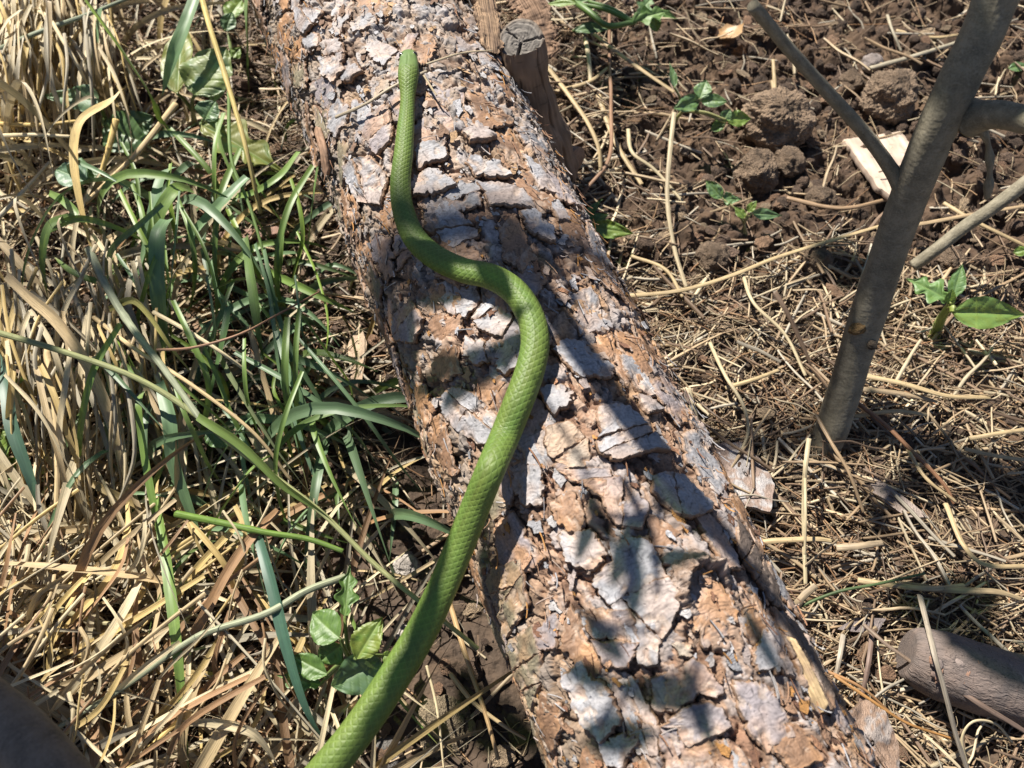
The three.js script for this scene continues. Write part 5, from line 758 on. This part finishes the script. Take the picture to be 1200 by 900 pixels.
plant('small_weed', 'small bright leaves at the top edge between blade and log', 'weed', [270, 40], [[268, 22, 50, 282, -4, 56, 24, 'oval', L_br, L_yl], [264, 36, 46, 272, 14, 54, 18, 'oval', L_bl, L_md], [272, 68, 40, 282, 54, 44, 14, 'lance', L_br, L_yl]]);
plant('leafy_weed', 'small toothed weed close to the right edge of the log', 'weed', [690, 268], [[690, 266, 24, 742, 272, 26, 22, 'toothed', L_br, L_yl], [688, 264, 22, 712, 250, 30, 16, 'toothed', L_md, L_br], [684, 258, 22, 704, 232, 34, 12, 'lance', L_md, L_br], [686, 260, 20, 676, 244, 30, 12, 'lance', L_br, L_md], [690, 268, 18, 704, 280, 16, 12, 'toothed', L_md, L_br]]);
plant('seedling', 'three leaved seedling on a pale stem left of the large clod', 'seedling', [787, 150], [[818, 118, 40, 792, 126, 46, 20, 'oval', L_br, L_bl], [820, 116, 42, 828, 92, 50, 22, 'toothed', L_bl, L_br], [822, 118, 40, 852, 118, 44, 16, 'oval', L_br, L_bl], [850, 140, 36, 882, 138, 34, 20, 'toothed', L_yl, L_br], [846, 142, 34, 856, 128, 42, 14, 'oval', L_bl, L_br], [850, 144, 32, 832, 152, 26, 14, 'oval', L_br, L_md], [790, 102, 50, 786, 72, 60, 11, 'lance', L_br, L_bl]], [0.36, 0.36, 0.14], 2.5, [792, 140, 20, 800, 130, 32]);
plant('seedling', 'pale young seedling on bare soil below the large clod', 'seedling', [872, 280], [[846, 232, 26, 828, 212, 34, 16, 'oval', L_br, L_bl], [848, 234, 26, 870, 232, 26, 18, 'arrow', L_bl, L_br], [882, 250, 20, 918, 252, 20, 14, 'lance', L_bl, L_md], [872, 256, 20, 862, 242, 26, 12, 'toothed', L_yl, L_br], [876, 248, 22, 886, 236, 30, 10, 'oval', L_yl, L_br]], [0.34, 0.32, 0.14], 2, [872, 262, 14]);
plant('seedling', 'bright sunlit seedling with three large leaves right of the sapling', 'seedling', [1098, 392], [[1112, 352, 36, 1066, 324, 42, 34, 'lobed', L_br, [0.16, 0.29, 0.1]], [1116, 350, 38, 1128, 310, 52, 20, 'toothed', L_br, [0.15, 0.27, 0.12]], [1116, 366, 34, 1212, 368, 36, 38, 'lance', [0.17, 0.31, 0.08], L_yl], [1112, 356, 36, 1116, 340, 46, 12, 'oval', L_yl, L_br]], [0.30, 0.37, 0.08], 6, [1104, 372, 18, 1112, 360, 30]);
plant('vine', 'narrow leaved green vine trailing across the top edge', 'vine', [700, 20], [[676, 4, 44, 636, 2, 40, 12, 'lance', L_yl, L_br], [740, 24, 46, 786, 10, 54, 22, 'lobed', L_br, [0.2, 0.33, 0.1]], [748, 16, 46, 766, -6, 50, 20, 'lobed', L_br, L_bl], [770, 14, 46, 796, 20, 42, 10, 'lance', L_br, L_md], [690, 2, 44, 676, -14, 48, 20, 'oval', L_bl, L_br], [766, 20, 44, 770, 38, 34, 14, 'oval', L_md, L_br]], [0.12, 0.22, 0.05], 4, [676, 4, 40, 690, 14, 46, 712, 30, 44, 742, 26, 46]);
plant('leafy_weed', 'green leaf fragment near the top between soil and vine', 'weed', [700, 36], [[672, 36, 30, 728, 28, 36, 14, 'lance', L_md, L_dk]]);
plant('small_weed', 'tiny green leaves at the right edge of the picture', 'weed', [1196, 300], [[1188, 296, 14, 1206, 292, 18, 12, 'oval', L_yl, L_br], [1186, 76, 20, 1206, 80, 20, 12, 'oval', L_bl, L_br]].slice(0, 1), undefined, 2);
plant('curled_leaf', 'single curled green leaf above the dark gaps in the grass', 'leaf', [252, 540], [[242, 504, 44, 266, 524, 38, 24, 'oval', L_bl, L_br]]);
plant('small_weed', 'small green sprout on the soil above the seedling at right', 'weed', [1190, 80], [[1182, 80, 12, 1206, 76, 14, 12, 'oval', L_bl, L_br]], undefined, 2);

// ---------------------------------------------------------------- the sapling on the right, the dark stem at lower left, the thick branch
reseed(61);
const C_sap = [[0.175, 0.155, 0.108], [0.275, 0.246, 0.18]];
const limb = (pts, r0, r1, o = {}) => tube(pts, (u) => lerp(r0, r1, u) * (o.shape ? o.shape(u) : 1), barkTone(C_sap[0], C_sap[1], 14), { seg: 70, sides: 28, bump: 0.06, bf: 55, uvk: 0.06, ...o });
{
  const base = at(966, 520, 0.004), t = thing('sapling', 'leaning grey brown sapling stem with side branches at the right', 'sapling', null, base.clone().setY(0));
  const P = path([970, 512, 4, 985, 472, 24, 1004, 410, 55, 1030, 330, 98, 1058, 250, 142, 1092, 165, 186, 1126, 90, 216, 1150, 42, 232, 1176, -20, 252]); P.unshift(at(962, 532, 0).setY(-0.02));
  const end = P[P.length - 1]; P.push(V(end.x + 0.03, 0.42, end.z - 0.01), V(end.x + 0.02, 0.62, end.z - 0.05), V(end.x + 0.05, 0.95, end.z - 0.08));
  const trunk = part(t, 'trunk', tube(P, (u) => lerp(0.0100, 0.0085, u) * (1 + 0.14 * Math.exp(-u * 26) + 0.07 * Math.exp(-Math.pow((u - 0.115) / 0.02, 2)) + 0.10 * Math.exp(-Math.pow((u - 0.32) / 0.03, 2))), barkTone(C_sap[0], C_sap[1], 22), { seg: 190, sides: 36, bump: 0.09, bf: 60, uvk: 0.06 }), M.stem);
  const b1 = path([1066, 238, 150, 1050, 208, 162, 1018, 162, 186, 966, 104, 214, 920, 52, 238, 882, 6, 260]);
  part(t, 'branch', limb(b1, 0.0036, 0.0027, { shape: (u) => 1 + 1.1 * Math.exp(-u * 16) }), M.stem, 'straight side branch pointing to the upper left');
  const b2 = path([1140, 138, 200, 1168, 134, 212, 1200, 140, 222, 1250, 150, 240]); part(t, 'branch', limb(b2, 0.0064, 0.0058, { shape: (u) => 1 + 0.45 * Math.exp(-u * 9) }), M.stem, 'thick side branch pointing right');
  const b3 = path([1150, 150, 200, 1158, 170, 190, 1160, 200, 176, 1157, 232, 160]); part(t, 'twig', limb(b3, 0.0016, 0.002, { seg: 24, sides: 12, shape: (u) => 1 + 0.3 * Math.sin(u * 17) }), M.stem, 'short hanging twig');
  part(t, 'knot_scar', (() => { const c = at(1006, 385, 0.067), g = smoothLump(22, 3, 0.3, 4); g.scale(0.0058, 0.0058, 0.0042); const a = g.attributes.color; for (let i = 0; i < a.count; i++) { const q = a.getX(i); a.setXYZ(i, q * 0.30, q * 0.19, q * 0.075); } c.addScaledVector(cam.clone().sub(c).normalize(), 0.0085); g.translate(c.x, c.y, c.z); return g; })(), M.stone, 'yellow brown scar of a cut side shoot');
  part(t, 'bud', (() => { const c = at(1022, 404, 0.062), g = smoothLump(14, 5, 0.25, 4); g.scale(0.003, 0.003, 0.003); const a = g.attributes.color; for (let i = 0; i < a.count; i++) a.setXYZ(i, a.getX(i) * 0.12, a.getX(i) * 0.09, a.getX(i) * 0.06); c.addScaledVector(cam.clone().sub(c).normalize(), 0.0092); g.translate(c.x, c.y, c.z); return g; })(), M.stone);
}
meshThing('dead_twig', limb(path([1070, 312, 20, 1100, 290, 36, 1130, 266, 48, 1160, 246, 60, 1210, 208, 80, 1260, 170, 96]), 0.0042, 0.005, { flat: 0.9 }), M.stem, 'bare grey dead twig slanting up to the right edge', 'twig');
{ const a = at(-60, 790, 0.14), b = at(26, 868, 0.15), c2 = at(84, 938, 0.155), d2 = at(130, 1010, 0.15); meshThing('bare_sapling', tube([V(a.x - 0.25, -0.01, a.z - 0.2), V(a.x - 0.12, 0.08, a.z - 0.1), a, b, c2, d2, d2.clone().add(V(0.08, 0.02, 0.1))], (u) => lerp(0.0122, 0.011, u), barkTone([0.15, 0.11, 0.08], [0.22, 0.17, 0.13], 20), { seg: 90, sides: 30, bump: 0.05, bf: 60, uvk: 0.06 }), M.stem, 'dark bare stem crossing the lower left corner', 'sapling'); }
{
  const A = at(1062, 764, 0.020), B = at(1132, 790, 0.018), C2 = at(1215, 814, 0.014); const far = C2.clone().addScaledVector(C2.clone().sub(B).normalize(), 0.25);
  const t = thing('thick_branch', 'thick reddish grey branch lying on the straw at the lower right', 'branch', null, B.clone().setY(0));
  part(t, 'wood', tube([A, A.clone().lerp(B, 0.4), B, C2, far], (u) => 0.0188 * (u < 0.05 ? lerp(0.62, 1, Math.sqrt(u / 0.05)) : 1) * (1 + 0.06 * n3(u * 9, 1, 1)), barkTone([0.135, 0.112, 0.102], [0.21, 0.16, 0.135], 60), { seg: 260, sides: 60, bump: 0.07, bf: 70, uvk: 0.2 }), M.core);
  for (let i = 0; i < 34; i++) { const u = rr(0.05, 1.1), c = A.clone().lerp(C2, u), a = rr(-0.9, 0.9), n = V(0.1 * Math.sin(a), Math.cos(a) * 0.7 + 0.3, Math.sin(a) + 0.4).normalize(); c.addScaledVector(n, 0.0189); const g = smoothLump(9, i, 0.5, 3); g.scale(rr(0.0015, 0.0045), 0.0007, rr(0.001, 0.0028)); g.rotateY(rr(0, 3)); g.applyQuaternion(new THREE.Quaternion().setFromUnitVectors(V(0, 1, 0), n)); const k = pick([[0.27, 0.16, 0.11], [0.20, 0.14, 0.115], [0.25, 0.2, 0.175]]), at2 = g.attributes.color; for (let j = 0; j < at2.count; j++) at2.setXYZ(j, at2.getX(j) * k[0], at2.getX(j) * k[1], at2.getX(j) * k[2]); g.translate(c.x, c.y, c.z); part(t, 'bark_scale', g, M.flake); }
}

// ---------------------------------------------------------------- the tree outside the frame, far left, whose boughs shade the log and the sapling
reseed(7100);
{
  const t = thing('tree', 'young leafy tree outside the frame whose boughs shade the log', 'tree', null, V(-2.2, 0, -1.8)), toSun = SUN_TRAVEL.clone().negate();
  const wood = [], leafs = new GB();
  const bough = (pts, r0, r1) => wood.push(tube(pts, (u) => lerp(r0, r1, u), barkTone(C_sap[0], C_sap[1]), { seg: 60, sides: 10, bump: 0.05 }));
  const leafAt = (c, L, w, dir, nrm) => { const d = dir.clone().addScaledVector(nrm, -dir.dot(nrm)).normalize(), s = d.clone().cross(nrm), b0 = leafs.p.length / 3, n = 7; for (let i = 0; i <= n; i++) { const u = i / n, hw = w / 2 * Math.pow(Math.sin(Math.PI * clamp(u, 0.02, 0.98)), 0.8); for (const k of [-1, 0, 1]) { const p = c.clone().addScaledVector(d, (u - 0.5) * L).addScaledVector(s, k * hw).addScaledVector(nrm, Math.abs(k) * hw * 0.25 - 0.12 * L * u * u); leafs.v(p.x, p.y, p.z, 0.08, 0.15, 0.04); } } for (let i = 0; i < n; i++) for (const k of [0, 1]) { const a = b0 + i * 3 + k; leafs.q(a, a + 1, a + 4, a + 3); } };
  const shadeTo = (px, py, h, d, onlog) => (onlog ? onLog(px, py, 0.004).p : at(px, py, h)).clone().addScaledVector(toSun, d);
  // a bough over the log, then leaves and twigs where their shade falls in the photograph
  const S1 = shadeTo(590, 262, 0, 0, true), hub = S1.clone().addScaledVector(toSun, 3.2), T0 = V(hub.x - 1.0, 0, hub.z + 0.1);
  const B1 = [hub, S1.clone().addScaledVector(toSun, 2), S1.clone().addScaledVector(toSun, 1.0)]; for (const [x, y] of [ [600, 285], [650, 362], [695, 428], [748, 500], [800, 572], [828, 605]]) B1.push(shadeTo(x, y, 0, 0.56, true)); bough(B1, 0.0095, 0.008);
  const bend = B1[B1.length - 1]; bough([bend, bend.clone().addScaledVector(toSun, -0.02).add(V(0.03, 0.0, 0.04)), bend.clone().add(V(0.09, 0.03, 0.11))], 0.0075, 0.003);
  for (const [x, y, L, w, a] of [[505, 335, 0.05, 0.020, 0.5], [530, 322, 0.05, 0.018, 0.1], [565, 322, 0.045, 0.020, 0.2], [478, 366, 0.045, 0.018, 1.8], [466, 396, 0.05, 0.020, 1.4], [590, 350, 0.035, 0.016, 1], [600, 312, 0.04, 0.016, 0.8], [508, 436, 0.045, 0.016, 0.3], [546, 430, 0.05, 0.018, 0.1], [586, 414, 0.05, 0.018, -0.4], [582, 282, 0.035, 0.016, 1.1], [640, 300, 0.022, 0.010, 0.7],
    [800, 592, 0.045, 0.018, 0.8], [735, 640, 0.04, 0.016, -0.9], [700, 603, 0.028, 0.010, 1.2], [688, 626, 0.028, 0.010, -1], [800, 655, 0.035, 0.012, 0.3], [745, 690, 0.03, 0.010, -1.1], [890, 745, 0.03, 0.008, 1],
    [705, 742, 0.03, 0.011, 0.9], [722, 862, 0.04, 0.014, 0.2], [772, 806, 0.045, 0.016, 0.4], [818, 826, 0.035, 0.008, 1.4], [690, 790, 0.03, 0.012, 0.6], [548, 630, 0.045, 0.012, 2.0], [524, 680, 0.045, 0.013, 2.0], [498, 735, 0.045, 0.013, 2.1], [466, 790, 0.045, 0.013, 2.2], [430, 845, 0.045, 0.014, 2.2], [396, 890, 0.045, 0.014, 2.2]]) {
    const c = y > 620 && x < 560 ? shadeTo(x + 6, y, 0.105, 0.6) : shadeTo(x, y, 0, rr(0.46, 0.6), true), dir = V(Math.cos(a), rr(-0.15, 0.15), Math.sin(a)); leafAt(c, L * 0.9, w * 0.85, dir, toSun.clone().add(V(rr(-0.3, 0.3), rr(-0.1, 0.3), rr(-0.3, 0.3))).normalize());
  }
  for (const [pts, r] of [[[620, 268, 660, 318, 672, 352], 0.003], [[470, 410, 460, 370, 500, 330, 560, 318], 0.003], [[728, 555, 745, 590, 762, 620, 768, 660, 772, 700], 0.0022], [[768, 568, 764, 600, 700, 605, 690, 602], 0.0022], [[735, 640, 740, 680, 728, 704], 0.003], [[816, 775, 812, 830, 818, 856], 0.0018], [[640, 470, 690, 560, 712, 640], 0.0012], [[850, 640, 905, 720, 930, 800], 0.002], [[664, 690, 700, 730, 760, 742], 0.0016], [[590, 470, 600, 420, 640, 392], 0.0014], [[700, 850, 745, 800, 800, 786], 0.0016], [[476, 330, 530, 316, 596, 300], 0.002]]) { const o = []; for (let i = 0; i < pts.length; i += 2) o.push(shadeTo(pts[i], pts[i + 1], 0, 0.5, true)); bough(o, r, r * 0.7); }
  // a spray of leaves over the sapling, the dark stem and parts of the ground
  const B2 = [hub, shadeTo(1010, 400, 0.06, 2.4), shadeTo(1010, 400, 0.06, 1.3), shadeTo(1010, 400, 0.06, 0.85), shadeTo(1060, 250, 0.15, 0.8), shadeTo(1110, 120, 0.2, 0.8)]; bough(B2, 0.014, 0.004);
  const cover = (x, y, h, n, sp, d, k = 1) => { for (let i = 0; i < n; i++) { const c = shadeTo(x + rr(-sp, sp), y + rr(-sp, sp), h, d + rr(-0.1, 0.1)), a = rr(0, 6.28); leafAt(c, rr(0.04, 0.06) * k, rr(0.02, 0.028) * k, V(Math.cos(a), rr(-0.2, 0.2), Math.sin(a)), toSun.clone().add(V(rr(-0.5, 0.5), rr(-0.2, 0.5), rr(-0.5, 0.5))).normalize()); } };
  for (const [x, y, h] of [[990, 450, 0.03], [1010, 390, 0.06], [1030, 330, 0.1], [1050, 270, 0.13], [1075, 215, 0.16], [1100, 150, 0.19], [1125, 95, 0.215], [1150, 40, 0.23], [1150, 135, 0.21], [1190, 140, 0.22]]) cover(x, y, h, 7, 9, 0.8, 0.5);
  for (const [x, y, h] of [[1040, 195, 0.165], [990, 130, 0.2], [940, 75, 0.225], [900, 25, 0.25]]) cover(x, y, h, 4, 6, 0.8, 0.45);
  for (const [x, y] of [[30, 850], [70, 890], [0, 820], [50, 900], [-30, 800]]) cover(x, y, 0.15, 12, 40, 0.8);
  for (const [x, y, n, sp] of [[1120, 750, 2, 25], [1180, 765, 2, 25], [1010, 290, 2, 40], [720, 60, 2, 40], [270, 60, 2, 40], [210, 560, 3, 50], [560, 830, 2, 30], [1110, 650, 2, 40]]) cover(x, y, 0.02, n, sp, 0.9);
  for (let i = 0; i < 700; i++) { const c = T0.clone().add(V(rr(-0.9, 1.1), rr(1.9, 3.8), rr(-0.9, 0.8))), a = rr(0, 6.28); const hit = c.clone().addScaledVector(SUN_TRAVEL, c.y / -SUN_TRAVEL.y); if (hit.x > -0.75 && hit.x < 0.75 && hit.z > -0.75 && hit.z < 0.5) continue; leafAt(c, 0.06, 0.026, V(Math.cos(a), rr(-0.4, 0.2), Math.sin(a)), V(rr(-0.5, 0.5), 1, rr(-0.5, 0.5)).normalize()); }
  bough([V(T0.x, 1.5, T0.z), V(T0.x + 0.4, 2.1, T0.z), hub.clone().add(V(-0.15, -0.05, 0)), hub], 0.03, 0.018);
  part(t, 'trunk', tube([V(T0.x, -0.05, T0.z), V(T0.x + 0.03, 0.8, T0.z + 0.02), V(T0.x, 1.6, T0.z), V(T0.x - 0.06, 2.6, T0.z + 0.04), V(T0.x, 3.6, T0.z)], (u) => lerp(0.06, 0.015, u), barkTone(C_sap[0], C_sap[1]), { seg: 60, sides: 20, bump: 0.06 }), M.stem);
  part(t, 'limbs', mergeGeometries(wood), M.stem);
  const cr = part(t, 'crown', leafs.geo(), M.leaf); cr.userData.kind = 'stuff';
}

renderer.render(scene, camera);
